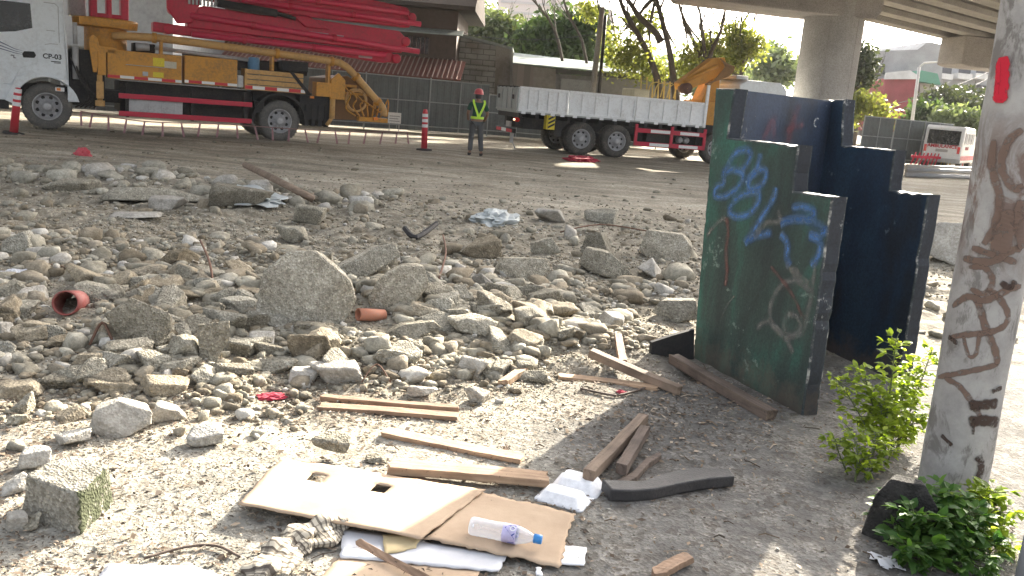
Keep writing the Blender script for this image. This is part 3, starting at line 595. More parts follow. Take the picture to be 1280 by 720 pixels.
q = MB(); q.box(5.62, 6.1, .35, 1.9, 2.92, 3.06); q.build('roof_box', ALU, flat, .03)

# ================================================================== FENCES
FENG = paint('fence_grey', (.12, .14, .15), .6, (.07, .065, .06), .5, 1.2); FENP = paint('fence_pipe', (.30, .33, .34), .5, (.15, .12, .1), .5, 3)
def fence(name, p0, p1, h, label, n, cat='fence', step=.3):
    p0 = Vector(p0); p1 = Vector(p1); L = (p1-p0).length; e = empty(name, p0, math.atan2((p1-p0).y, (p1-p0).x), label, cat)
    for k in range(n):
        a, b = L*k/n, L*(k+1)/n; q = MB(); x = a+.04
        poly = []; i = 0
        while x < b-.03:
            poly.append((x, .012 if i % 2 else 0)); x += step/2; i += 1
            if x < b-.03: poly.append((x-.02, .012 if i % 2 == 0 else 0))
        poly.append((b-.03, 0)); poly = poly+[(a, bb+.004) for a, bb in poly[::-1]]
        q.prism(poly, .08, h, lambda a, b, d: Vector((a, b, d))); q.build('panel', FENG, e)
        q = MB(); q.tube([(a, -.04, 0), (a, -.04, h+.06)], .032, 8); q.tube([((a+b)/2, -.035, .08), ((a+b)/2, -.035, h)], .022, 6); q.build('post', FENP, e)
        
        for z in (.25, h*.58, h): q = MB(); q.tube([(a+.03, -.03, z), (b-.03, -.03, z)], .025, 6); q.build('rail', FENP, e)
    return e
fence('site_fence', (-22.6, 25.2, 0), (-1.6, 37.2, 0), 2.1, 'dark grey corrugated site fence with pipe frames behind the pump truck', 9)
fence('site_fence', (16.6, 44.5, 0), (22.3, 47.2, 0), 2.25, 'dark grey sheet fence with open top panels between pier and ambulance', 3)
fence('site_fence', (-1.62, 37.25, 0), (13, 40.5, 0), 1.7, 'low grey sheet fence running behind the white flatbed', 6)

# ================================================================== BUILDINGS
def wmat(name, c, sc=.6, am=.5): return paint(name, c, .85, tuple(x*.45 for x in c), am, sc)
TIN = paint('tin_roof', (.27, .31, .30), .97, (.16, .14, .12), .6, .5, 0, 0, .05); BROWN = wmat('brown_wall', (.10, .07, .055)); DRED = paint('rusty_red_tin', (.17, .07, .055), .95, (.09, .06, .05), .6, 1, 0, 0, .05)
def px_box(e, name, m, px0, px1, y0, y1, Y, depth, base=None, bev=0, parent=None):
    """block whose front face spans these photo columns at distance Y, built at true size"""
    a = aty(px0, y1, Y); b = aty(px1, y1, Y); zt = aty((px0+px1)/2, y0, Y).z; zb = base if base is not None else aty((px0+px1)/2, y1, Y).z
    q = MB(); q.box(a.x, b.x, Y, Y+depth, zb, zt); o = q.build(name, m, None, bev)
    if parent is not None: o.parent = parent
    return o
# house with brown roof behind the fence
e = empty('brown_house', (0, 0, 0), 0, 'old brown house with dark eaves and red tin awning behind the fence', 'house')
q = MB(); q.box(-19, -3.6, 43, 50, 0, 5.5); q.build('wall', BROWN, e)
q = MB(); q.prism([(42.0, 5.4), (42.0, 5.58), (46.5, 7.6), (51, 5.55), (51, 5.4)], -20, -2.75, lambda a, b, d: Vector((d, a, b))); q.build('roof', paint('dark_roof', (.06, .05, .045), 1.0, (.1, .08, .06), .5, .8, 0, 0, .03), e)
q = MB(); q.prism([(42.97, 3.1), (42.97, 3.16), (40.6, 2.25), (40.6, 2.2)], -20, -3.1, lambda a, b, d: Vector((d, a, b))); aw = q.build('awning', DRED, e)
q = MB(); [q.tube([(x, 40.58, 2.27), (x, 42.95, 3.18)], .035, 5) for x in np.arange(-19.8, -3.1, .22)]; q.build('roof_rib', paint('pale_tin_rib', (.30, .21, .18), .9, (.2, .1, .08), .5, 3, 0, 0, .1), aw)
q = MB(); q.prism([(42.97, 4.5), (42.97, 4.54), (42.3, 4.28), (42.3, 4.24)], -12, -3.3, lambda a, b, d: Vector((d, a, b))); q.build('awning', TIN, e)
for x in (-7.6, -5.6, -10, -12.5):
    q = MB(); q.box(x-.7, x+.7, 42.94, 43.02, 3.35, 4.1); wd = q.build('window', GLASS, e); q = MB(); [q.box(x-.7+.2*k, x-.67+.2*k, 42.9, 42.94, 3.35, 4.1) for k in range(8)]; q.build('grille', paint('grille_brown', (.12, .08, .06)), wd)
# block building
e = empty('block_house', (0, 0, 0), 0, 'unfinished grey hollow block building with sloping roof edge beside the brown house', 'building')
def brickmat():
    m, n, l, b = _nodes('hollow_block_wall'); v = coord(n, l, 'World'); mp = n.new('ShaderNodeMapping'); mp.inputs['Rotation'].default_value = (math.pi/2, 0, 0); l.new(v, mp.inputs[0])
    t = n.new('ShaderNodeTexBrick'); t.inputs['Scale'].default_value = 1.0; t.inputs['Brick Width'].default_value = .6; t.inputs['Row Height'].default_value = .26; t.inputs['Mortar Size'].default_value = .022
    t.inputs['Color1'].default_value = (.33, .33, .32, 1); t.inputs['Color2'].default_value = (.42, .41, .39, 1); t.inputs['Mortar'].default_value = (.17, .165, .16, 1)
    l.new(mp.outputs[0], t.inputs[0]); a = noise(n, l, v, 1.2, 5); r = ramp(n, [(.35, (.6, .57, .52)), (.6, (1, 1, 1))]); l.new(a.outputs[0], r.inputs[0])
    l.new(mix(n, l, 1, t.outputs[0], r.outputs[0], 'MULTIPLY'), b.inputs['Base Color']); b.inputs['Roughness'].default_value = .95; return m
YB = 45.0
def P3(px, py, Y): return aty(px, py, Y)
def px_poly(name, m, pts, Y, depth, parent):
    """outline at distance Y given real depth"""
    q = MB(); q.prism([(P3(*p, Y).x, P3(*p, Y).z) for p in pts], Y, Y+depth, XZ); return q.build(name, m, parent)
px_poly('wall', brickmat(), [(570, 115), (574, 46), (620, 58), (618, 118)], YB, 6, e)
px_poly('plank_wall', stripes('brown_board_wall', (.34, .24, .15), (.27, .19, .12), 2.2), [(551, 112), (553, 39), (574, 45), (570, 113)], YB, 5.9, e)
px_poly('side_wall', concrete('stained_plaster', [(.4, (.20, .18, .155)), (.6, (.36, .34, .31))], .9, .1, .1, False, 0), [(618, 118), (620, 57), (640, 62), (637, 120)], YB, 6, e)
px_poly('roof', TIN, [(550, 36), (555, 36), (641, 59), (641, 62), (550, 39.5)], YB-.3, 7, e)
px_poly('pilaster', concrete('pale_plaster', [(.4, (.36, .35, .33)), (.6, (.45, .44, .42))], .9, .1, .1, False, 0), [(637, 120), (638.5, 61), (641.5, 62), (641, 120)], YB-.15, .14, e)
px_poly('beam', MATS['pale_plaster'], [(570, 80), (570, 83), (620, 88), (620, 85)], YB-.1, .09, e)
# long shed with tin roof
e = empty('long_shed', (0, 0, 0), 0, 'long low shed with grey tin roof in front of the dark trees', 'shed')
px_poly('wall', stripes('board_wall', (.24, .20, .17), (.18, .15, .13), 1.6), [(641, 120), (641, 80), (695, 86), (694, 122)], 44, 6, e)
px_poly('wall', wmat('shed_plaster', (.30, .27, .23)), [(666, 122), (667, 84), (695, 86), (694, 124)], 43.9, .09, e)
px_poly('wall', wmat('shed_grey', (.26, .25, .24)), [(694, 125), (695, 92), (850, 104), (850, 135)], 44.2, 6, e)
px_poly('fascia', paint('dark_fascia', (.06, .055, .05)), [(695, 86), (695, 91), (850, 104), (850, 99)], 43.6, .3, e)
q = MB(); a, b, c, d = P3(641, 67, 50), P3(780, 83, 50), P3(850, 99, 43.3), P3(641, 80, 43.3)
q.add([a, b, c, d, a+Vector((0, 0, .06)), b+Vector((0, 0, .06)), c+Vector((0, 0, .06)), d+Vector((0, 0, .06))], [(3, 2, 1, 0), (4, 5, 6, 7), (0, 1, 5, 4), (1, 2, 6, 5), (2, 3, 7, 6), (3, 0, 4, 7)]); q.build('roof', TIN, e)
px_poly('shutter', wmat('roller_shutter', (.36, .36, .35), 2), [(700, 124), (701, 98), (740, 101), (740, 127)], 44.1, .09, e)
# pale wall seen past the cab
e = px_box(None, 'grey_building', wmat('pale_render', (.38, .39, .40)), -140, 216, -90, 70, 35.5, 6, 0); tag(e, 'pale grey rendered building showing between the cab and the red boom', 'building')
# hazy tower: distance haze put into the pale wall colours
e = empty('tower_block', (0, 0, 0), 0, 'tall pale pinkish tower block far off above the trees', 'tower block')
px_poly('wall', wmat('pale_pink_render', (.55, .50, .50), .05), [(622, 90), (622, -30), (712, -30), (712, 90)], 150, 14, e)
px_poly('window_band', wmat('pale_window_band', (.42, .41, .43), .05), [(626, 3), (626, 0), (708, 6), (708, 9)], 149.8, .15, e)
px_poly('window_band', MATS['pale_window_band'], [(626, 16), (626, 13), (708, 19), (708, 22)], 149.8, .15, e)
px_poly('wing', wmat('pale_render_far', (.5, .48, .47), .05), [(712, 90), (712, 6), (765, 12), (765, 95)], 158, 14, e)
# right hand buildings
e = empty('grey_building', (0, 0, 0), 0, 'plain grey building with two dark windows behind the red building', 'building')
GB = wmat('grey_render', (.36, .36, .37), .08)
px_poly('wall', GB, [(1075, 170), (1088, 64), (1147, 62), (1160, 52), (1180, 56), (1172, 180)], 86, 12, e)
for px in (1092, 1100): px_poly('window', GLASS, [(px, 92), (px+1, 80), (px+6.5, 80.5), (px+6, 93)], 85.8, .15, e)
px_poly('ledge', GB, [(1072, 112), (1072, 108), (1108, 113), (1108, 117)], 85.3, .6, e)
e = empty('red_building', (0, 0, 0), 0, 'dull red walled building with white parapet railing', 'building')
px_poly('wall', wmat('dull_red_render', (.27, .065, .075), .1), [(1097, 165), (1107, 98), (1148, 97), (1143, 165)], 78, 9, e)
px_poly('parapet', wmat('white_render', (.6, .6, .6), .1), [(1106, 99), (1108, 91), (1138, 88), (1150, 96), (1149, 99)], 77.7, .25, e)
e = empty('green_roof_house', (0, 0, 0), 0, 'house with a green tin roof right of the red building', 'house')
px_poly('wall', wmat('house_grey', (.4, .39, .38), .1), [(1148, 150), (1150, 104), (1170, 104), (1168, 152)], 82, 6, e)
px_poly('roof', paint('green_tin', (.10, .28, .20), .5, (.1, .2, .15), .4, .3), [(1144, 101), (1152, 88), (1172, 92), (1176, 106)], 81, 8, e)
e = empty('apartment_building', (0, 0, 0), 0, 'pale apartment block with stacked balconies beneath the far overpass pier', 'apartment block')
px_poly('wall', wmat('apartment_grey', (.42, .43, .45), .08), [(1160, 200), (1170, 70), (1262, 70), (1256, 200)], 92, 12, e)
for i, py in enumerate((84, 106, 126)):
    for j, px in enumerate((1174, 1198, 1220)):
        fl = px_poly('balcony', wmat('balcony_white', (.66, .66, .66), .1), [(px-1, py+14), (px, py+7), (px+18, py+9), (px+17, py+16)], 90.6, 1.35, e)
        px_poly('opening', wmat('opening_grey', (.12, .12, .13), .3), [(px+1, py+7), (px+2, py), (px+16, py+1.5), (px+15, py+9)], 91.8, .15, fl)

# ================================================================== TREES
BARK = paint('bark', (.075, .06, .048), .95, (.15, .13, .11), .5, 6, 0, .6)
L_DARK = leaf_mat('dark_leaves', (.020, .040, .014), (.07, .115, .04), .3)
L_YEL = leaf_mat('yellow_green_leaves', (.10, .125, .035), (.23, .24, .075), .5)
L_MID = leaf_mat('mid_green_leaves', (.04, .062, .028), (.11, .135, .06), .35)
L_DULL = leaf_mat('dull_green_leaves', (.028, .042, .024), (.08, .095, .05), .2)
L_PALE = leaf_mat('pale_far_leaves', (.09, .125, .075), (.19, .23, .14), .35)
def leaf_cloud(clumps, n, size, seed, flat=.5):
    """many separate leaf sprays spread through the clumps (cx,cy,cz,rx,ry,rz)"""
    r = np.random.default_rng(seed); cl = np.array(clumps, float); wgt = cl[:, 3]*cl[:, 4]*cl[:, 5]; wgt = wgt**.8; wgt /= wgt.sum()
    # sub-tufts make gaps
    nt = max(8, n//26); k = r.choice(len(cl), nt, p=wgt); d = r.normal(size=(nt, 3)); d /= np.linalg.norm(d, axis=1)[:, None]
    rad = r.uniform(.25, 1.05, nt)**.6; tc = cl[k, :3]+d*cl[k, 3:]*rad[:, None]
    ti = r.integers(0, nt, n); p = tc[ti]+r.normal(size=(n, 3))*size*2.0*np.array([1, 1, .75])
    a = r.normal(size=(n, 3)); a /= np.linalg.norm(a, axis=1)[:, None]; b = np.cross(a, r.normal(size=(n, 3))); b /= np.linalg.norm(b, axis=1)[:, None]
    s = size*r.uniform(.55, 1.3, n)[:, None]; a *= s; b *= s*flat
    V = np.stack([p-a, p+b*.9, p+a, p-b*.9], 1).reshape(-1, 3); Fc = (np.arange(n)*4)[:, None]+np.arange(4)[None, :]
    return V, Fc
def mesh_np(name, V, Fc, m, parent=None, smooth=False):
    me = bpy.data.meshes.new(name); k = Fc.shape[1]
    me.vertices.add(len(V)); me.vertices.foreach_set('co', np.asarray(V, np.float32).ravel()); me.loops.add(Fc.size); me.loops.foreach_set('vertex_index', Fc.ravel().astype(np.int32))
    me.polygons.add(len(Fc)); me.polygons.foreach_set('loop_start', (np.arange(len(Fc))*k).astype(np.int32)); me.polygons.foreach_set('loop_total', np.full(len(Fc), k, np.int32)); me.update()
    if smooth: me.polygons.foreach_set('use_smooth', np.ones(len(Fc), bool))
    for q in (m if isinstance(m, (list, tuple)) else [m]): me.materials.append(q)
    o = bpy.data.objects.new(name, me); COL.objects.link(o)
    if parent is not None: o.parent = parent
    return o
def limbs(q, p, d, r, L, depth, rr, spread=.55, up=.15):
    """one wandering limb that forks"""
    pts = [Vector(p)]; d = Vector(d).normalized(); n = 5
    for i in range(n):
        d = (d+Vector((rr.uniform(-1, 1), rr.uniform(-1, 1), rr.uniform(-.6, .8)))*.16+Vector((0, 0, up*.2))).normalized(); pts.append(pts[-1]+d*(L/n))
    q.tube(pts, [r*(1-.5*i/n) for i in range(n+1)], 7 if r > .05 else 5, False); ends = [pts[-1]]
    if depth > 0:
        for k in range(rr.choice((2, 3))):
            i = rr.randint(2, n); dd = (d+Vector((rr.uniform(-1, 1), rr.uniform(-1, 1), rr.uniform(-.3, .7)))*spread).normalized()
            ends += limbs(q, pts[i], dd, r*.5*(1-.1*k), L*rr.uniform(.55, .8), depth-1, rr, spread, up)
    return ends
def tree(name, base, clumps, n, size, lm, label, seed, trunk=None, depth=2, tr=.16, group=None, cat='tree', twig=True):
    rr = random.Random(seed); base = Vector(base); e = empty(name, base, 0, label, cat, group)
    q = MB(); q.smooth = True
    top = Vector(clumps[0][:3])-base if clumps else Vector((0, 0, 5))
    trunk = trunk or [[(0, 0, -.1), (top.x*.3+.1, top.y*.3, top.z*.45), (top.x*.6, top.y*.6, top.z*.75)]]
    for path in trunk:
        pts = smooth_path(path, 4); n_ = len(pts); rads = [tr*(1-.55*i/n_)*(1.25 if i == 0 else 1) for i in range(n_)]
        q.tube(pts, rads, 9, False)
        for k in range(4 if twig else 0):
            i = rr.randint(n_//3, n_-1); d = (pts[min(i+1, n_-1)]-pts[i-1]).normalized()+Vector((rr.uniform(-1, 1), rr.uniform(-1, 1), rr.uniform(0, .6)))*.8
            limbs(q, pts[i], d, rads[i]*.55, (top.z*.22+.5), depth, rr)
        limbs(q, pts[-1], pts[-1]-pts[-2], rads[-1], top.z*.25+.4, depth, rr)
    for c in clumps[1:]:
        t = Vector(c[:3])-base; m0 = Vector(trunk[0][-2] if len(trunk[0]) > 2 else trunk[0][-1]); q.tube(smooth_path([m0, m0.lerp(t, .5)+Vector((rr.uniform(-.3, .3), rr.uniform(-.3, .3), .1)), t]), [tr*.45]*3+[tr*.35]*3+[tr*.15]*3, 6, False)
    q.build('trunk', BARK, e)
    if clumps:
        V, Fc = leaf_cloud(clumps, n, size, seed); V = V-np.array(base); mesh_np('crown', V, Fc, lm, e)
    return e
def C(px, py, Y, r, rz=None, ry=None):
    p = aty(px, py, Y); k = Y/F; return (p.x, p.y, p.z, r*k, (ry or r)*k, (rz or r)*k)
def gb(px, Y): p = aty(px, 150, Y); return (p.x, Y, 0)
tree('broadleaf_tree', gb(700, 56), [C(705, 45, 56, 34, 26), C(735, 40, 55, 16, 20), C(670, 50, 57, 22, 18), C(690, 70, 56, 40, 14), C(722, 72, 55, 22, 16)], 8000, .24, L_DARK, 'large dense dark green tree behind the long shed roof', 3)
tree('broadleaf_tree', gb(632, 60), [C(628, 38, 60, 24, 14), C(600, 45, 60, 18, 12), C(650, 62, 59, 26, 14), C(615, 58, 60, 22, 12)], 5200, .24, L_MID, 'mid green spreading tree above the block building roof', 4)
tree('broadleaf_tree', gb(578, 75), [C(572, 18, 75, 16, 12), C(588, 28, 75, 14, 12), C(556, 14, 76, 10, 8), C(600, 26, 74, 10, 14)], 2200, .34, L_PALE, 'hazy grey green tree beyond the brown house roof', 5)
# bare branched pruned trees between shed and crane
def pxpath(pts, Y, base): return [aty(x, y, Y)-Vector(base)+Vector((0, .15*i, 0)) for i, (x, y) in enumerate(pts)]
Yt = 41.5
b = gb(842, Yt); tree('pruned_tree', b, [C(790, 75, Yt+1, 26, 26), C(765, 55, Yt+2, 14, 22), C(815, 88, Yt+1, 22, 16), C(858, 80, Yt+1, 18, 22), C(800, 30, Yt+2, 20, 14)], 4200, .12, L_YEL, 'tall pruned tree with two dark leaning trunks behind the flatbed', 6,
     [pxpath([(845, 125), (842, 95), (838, 62), (831, 30), (822, -6), (816, -30)], Yt, b), pxpath([(826, 125), (822, 98), (812, 68), (798, 40), (782, 12), (775, -12)], Yt, b), pxpath([(826, 52), (818, 38), (800, 20), (790, 4), (778, -12)], Yt, b)], 2, .17)
b = gb(882, Yt+1); tree('pruned_tree', b, [C(885, 60, Yt+2, 14, 22), C(872, 88, Yt+2, 16, 16), C(900, 78, Yt+2, 12, 14)], 1900, .12, L_YEL, 'pruned tree with thin forked trunks above the orange crane', 8,
     [pxpath([(884, 125), (878, 80), (870, 55), (858, 25), (852, 6)], Yt+1, b), pxpath([(884, 125), (882, 72), (880, 45), (878, 18)], Yt+1, b), pxpath([(880, 90), (892, 60), (900, 45), (906, 30)], Yt+1, b)], 1, .12)
b = gb(928, Yt+3); tree('pruned_tree', b, [C(920, 45, Yt+3, 16, 22), C(932, 62, Yt+3, 20, 14), C(915, 75, Yt+3, 12, 16), C(940, 50, Yt+3, 10, 10)], 3200, .12, L_YEL, 'pale yellow green tree leaning beside the round pier', 9,
     [pxpath([(922, 130), (926, 100), (932, 78), (940, 58)], Yt+3, b), pxpath([(922, 120), (918, 80), (922, 50), (930, 30)], Yt+3, b)], 1, .12)
b = gb(745, 47); tree('bare_tree', b, [C(770, 90, 47, 14, 12), C(738, 15, 48, 14, 12)], 1100, .12, L_YEL, 'nearly leafless tree with fine upswept twigs beside the utility poles', 10,
     [pxpath([(800, 130), (790, 92), (778, 70), (770, 45), (766, 15)], 47, b), pxpath([(795, 110), (772, 75), (762, 50), (752, 20), (748, 0)], 47, b), pxpath([(742, 130), (730, 60), (722, 38), (712, 20), (706, 2)], 47, b), pxpath([(712, 130), (700, 60), (690, 30), (676, 10), (664, -4)], 47, b)], 2, .09)
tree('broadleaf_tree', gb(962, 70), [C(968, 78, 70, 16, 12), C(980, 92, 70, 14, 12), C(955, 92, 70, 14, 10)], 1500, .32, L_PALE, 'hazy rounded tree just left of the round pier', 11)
tree('broadleaf_tree', gb(1072, 52), [C(1072, 82, 52, 15, 14), C(1078, 100, 52, 11, 12), C(1064, 95, 52, 10, 14), C(1074, 70, 52, 10, 8)], 2200, .18, L_DULL, 'slender dark green tree right beside the round pier', 12)
tree('leafy_shrub', gb(1085, 49), [C(1078, 128, 49, 14, 10), C(1098, 138, 49, 12, 8), C(1068, 140, 49, 8, 12)], 900, .2, L_YEL, 'light green shrub leaning over the concrete base of the right fence', 13, cat='shrub', tr=.05)
for px, py, Y, rx, rz, lm, lab, sd_ in ((1175, 130, 64, 24, 16, L_DULL, 'dark bushy tree behind the ambulance roof', 14), (1212, 132, 66, 26, 18, L_DULL, 'broad green tree below the apartment balconies', 15), (1196, 150, 58, 22, 8, L_PALE, 'pale grey green bush just above the ambulance roof', 16), (1240, 140, 60, 20, 18, L_DULL, 'green tree half hidden by the painted pole', 17), (1160, 146, 60, 14, 12, L_DARK, 'dark low tree between lamp post and ambulance', 18)):
    tree('broadleaf_tree', gb(px, Y), [C(px, py, Y, rx, rz), C(px-rx*.5, py+6, Y, rx*.6, rz*.7), C(px+rx*.5, py+4, Y, rx*.6, rz*.7)], 2600, .22, lm, lab, sd_)
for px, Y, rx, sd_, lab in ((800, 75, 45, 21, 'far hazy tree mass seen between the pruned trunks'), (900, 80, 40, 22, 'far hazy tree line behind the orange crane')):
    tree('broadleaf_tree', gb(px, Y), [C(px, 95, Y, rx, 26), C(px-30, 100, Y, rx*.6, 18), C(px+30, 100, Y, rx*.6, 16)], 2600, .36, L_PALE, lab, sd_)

# ================================================================== POLES, WIRES
def pole(name, px0, py0, px1, py1, Y, r0, r1, m, label, cat='utility pole', fittings=True, base_z=0.0):
    a = aty(px0, py0, Y); b = aty(px1, py1, Y); d = (b-a); a2 = a+d*((base_z-a.z)/d.z)
    e = empty(name, a2, 0, label, cat); q = MB(); q.smooth = True; q.tube([Vector((0, 0, 0)), b-a2], [r0, r1], 12); q.build('shaft', m, e)
    if fittings:
        t = b-a2; q = MB(); q.box(t.x-.5, t.x+.5, t.y-.05, t.y+.05, t.z-.5, t.z-.4); ca_ = q.build('crossarm', BARK, e); q = MB(); [q.lathe([(.04, t.z-.4), (.05, t.z-.3), (.03, t.z-.25), (.001, t.z-.25)], 8, Matrix.Translation((t.x+x, t.y, 0))) for x in (-.42, .42)]; q.build('insulator', ALU, ca_)
    return e
pole('utility_pole', 741, 112, 753, 9, 42.5, .15, .12, concrete('pole_grey', [(.3, (.22, .2, .18)), (.7, (.33, .31, .28))], 1, .1, .1, False, 0), 'round grey utility pole standing behind the flatbed', fittings=False)
pole('utility_pole', 749, 113, 757, 19, 42.8, .09, .08, paint('creosote', (.025, .022, .02)), 'thin black utility pole close beside the grey one', fittings=False)
lp = pole('lamp_post', 1140, 153, 1149, 84, 52, .11, .08, paint('lamp_white', (.55, .55, .55)), 'white lamp post in front of the red building', 'lamp post', False)
q = MB(); t = aty(1149, 84, 52)-lp.location; q.tube([t, t+Vector((.2, -.1, .25)), t+Vector((.9, -.4, .35))], .05, 8); q.box(t.x+.8, t.x+1.3, t.y-.55, t.y-.3, t.z+.3, t.z+.4); q.build('lamp_head', MATS['lamp_white'], lp, .01)
def cable(label, a, b, sag, r=.018):
    a, b = Vector(a), Vector(b); q = MB(); q.tube([a.lerp(b, t)-Vector((0, 0, sag*4*t*(1-t))) for t in np.linspace(0, 1, 14)], r, 5); o = q.build('overhead_cable', plain('cable_black', (.02, .02, .02)), None); tag(o, label, 'cable')
cable('sagging black cable crossing before the dark trees', aty(545, 33, 48), aty(757, 40, 42.6), .5)
cable('upper of two cables dropping across the red building', aty(1040, 142, 60), aty(1240, 88, 80), .6, .03)
cable('lower of two cables dropping across the red building', aty(1040, 147, 60), aty(1240, 96, 80), .8, .03)

# ================================================================== AMBULANCE
pe = atg(1149, 209); AD = Vector((.55, .835, 0)); am = empty('ambulance', (pe.x, pe.y, 0), math.atan2(AD.y, AD.x), 'white ambulance van with red lower stripe seen from behind', 'ambulance')
# local: x forward along the van, y to the left; rear face at x=0, width 1.75 to the right (y negative)
VANW = paint('van_white', (.70, .71, .72), .35, (.4, .38, .35), .25, 1)
q = MB(); q.prism([(0.0, .35), (-.02, 1.1), (.12, 2.0), (.3, 2.12), (3.9, 2.1), (4.5, 1.35), (5.0, 1.15), (5.05, .35)], -1.75, 0, XZ); body = q.build('body', VANW, am, .07)
q = MB(); q.prism([(-.035, 1.22), (.075, 1.9), (.085, 1.9), (-.025, 1.22)], -1.6, -.15, XZ); q.build('rear_window', GLASS, am)
for x0, x1 in ((.5, 1.5), (1.65, 2.6), (2.75, 3.7)):
    q = MB(); q.box(x0, x1, -1.762, -1.74, 1.25, 1.85); wq = q.build('side_window', GLASS, am); q = MB(); [q.prism([(x0+.1+.3*k, 1.3), (x0+.25+.3*k, 1.3), (x0+.35+.25*k, 1.8), (x0+.2+.25*k, 1.8)], -1.768, -1.762, XZ) for k in range(3)]; q.build('window_film', plain('pale_film', (.5, .52, .55)), wq)
q = MB(); q.box(.05, 5.0, -1.765, -1.745, .5, .72); q.build('red_stripe', REDB, am)
q = MB(); q.box(-.12, 0, -1.78, .03, .35, .55); q.build('bumper', ALU, am, .02)
q = MB(); q.box(-.05, -.02, -1.15, -.6, .85, .98); q.build('number_plate', plain('grey_plate', (.35, .34, .33)), am)
for y in (-1.68, -.18): q = MB(); q.box(-.05, .02, y, y+.12, .82, 1.15); q.build('tail_lamp', LAMPR, am)
MR = Matrix(((0, 0, -1, -.055), (-1, 0, 0, -.875), (0, 1, 0, 1.12), (0, 0, 0, 1)))
text('AMBULANCE', .23, am, MR, plain('sign_red', (.45, .02, .04)), 'lettering', .003, .006)
text('AMBULANCE', .2, am, Matrix.Translation((1.6, -1.768, 1.08)) @ Matrix.Rotation(math.pi/2, 4, 'X'), plain('sign_red', (.45, .02, .04)), 'lettering', .003, .004)
for x in (1.0, 4.0):
    for y in (-1.68, -.12): wheel(am, x, y-.0, .34, .34, .2)
# barricades in front of it
for i, (px, m, lab) in enumerate(((1143, REDB, 'red metal barricade at the left corner of the ambulance'), (1158, REDB, 'red metal barricade leaning against the next one behind the ambulance'), (1178, paint('barricade_yellow', (.6, .45, .08)), 'yellow metal barricade behind the ambulance'), (1195, REDB, 'red metal barricade near the pole side of the ambulance'))):
    p = atg(px, 210); e = empty('barricade', (p.x, p.y-.4, 0), .2*i, lab, 'barricade'); q = MB()
    for x in np.linspace(-.3, .3, 4): q.tube([(x-.12, 0, .02), (x+.12, .1, .75)], .03, 6)
    q.build('legs', m, e); q = MB(); q.box(-.45, .45, -.06, -.03, .5, .62); q.build('rail', m, e, .005)
for i in range(6):
    a = atg(1132, 214+i*1.6); b = atg(1225, 217+i*1.6); q = MB(); q.smooth = True; z = .1+(.16 if i % 3 == 1 else 0)
    q.tube([(a.x, a.y, z), (b.x, b.y, z)], .085, 12); o = q.build('steel_pipe', paint('pipe_grey', (.25, .25, .25), .5, (.15, .12, .1), .5, 2), None); tag(o, 'long grey steel pipe lying in the stack before the ambulance', 'pipe', 'grey pipes stacked on the ground before the ambulance')

# ================================================================== BOLLARDS, BUNTING, SIGN
BRED = paint('bollard_red', (.55, .03, .05), .45, (.25, .08, .07), .4, 5)
def bollard(p, tilt, label, h=1.1):
    e = empty('safety_bollard', p, 0, label, 'bollard', 'red flexible bollards on the site'); e.rotation_euler = (0, tilt, 0)
    q = MB(); q.smooth = True; q.lathe([(.01, .05), (.085, .05), (.075, .9*h), (.05, h), (.01, h+.01)], 20); po = q.build('post', BRED, e)
    for z in (.62, .76, .9): q = MB(); q.smooth = True; q.lathe([(.0865-.01*z, z), (.0865-.01*z, z+.085)], 20); q.build('white_band', WHT, po)
    q = MB(); q.lathe([(.01, 0), (.22, 0), (.21, .045), (.1, .055), (.01, .055)], 20); q.build('base', BLK, e)
bollard(atg(530, 188), -.03, 'red bollard with white bands standing near the hi-vis worker')
bollard(atg(17, 168), .13, 'leaning red bollard with white bands in front of the cab wheel', 1.0)
pts = [atg(x, y) for x, y in ((100, 172), (230, 178), (330, 186), (420, 186), (520, 178))]
e = empty('caution_bunting', (0, 0, 0), 0, 'sagging string hung with red and white strips before the pump truck', 'bunting')
# string
sp = [Vector((-9.8, 19.6, .55)), Vector((-8.6, 20.1, .42)), Vector((-7.2, 20.9, .46)), Vector((-5.8, 21.9, .44)), Vector((-4.5, 22.9, .44)), Vector((-3.2, 24.2, .5))]
sp = smooth_path(sp, 5); q = MB(); q.tube(sp, .012, 5); q.build('string', paint('string_red', (.25, .14, .13)), e)
SRW = paint('strip_red', (.27, .13, .14), .6, (.4, .3, .3), .5, 6)
for i in range(21):
    t = i/20*(len(sp)-1.001); k = int(t); p = sp[k].lerp(sp[k+1], t-k); q = MB(); a = rng.uniform(-.08, .08)
    q.prism([(-.015, 0), (.02, 0), (.035+a, -.31), (-.015+a, -.31)], -.006, .006, lambda a, b, d, p=p: Vector((p.x+a, p.y+d, p.z+b-.005))); st_ = q.build('strip', SRW, e)
p = atg(497, 165); e = empty('site_sign', (p.x, p.y-1.0, 0), .2, 'small white sign board on two short legs by the pump truck tail', 'sign')
q = MB(); q.box(-.24, .24, -.01, .01, .35, .75); bd = q.build('board', WHT, e); q = MB(); [q.box(-.19, .19-.05*(k % 2), -.0135, -.0105, .42+.09*k, .455+.09*k) for k in range(3)]; q.build('faded_lines', plain('faded_grey', (.35, .35, .36)), bd); q = MB(); [q.tube([(x, .02, 0), (x, .02, .4)], .02, 6) for x in (-.18, .18)]; q.build('leg', ALU, e)

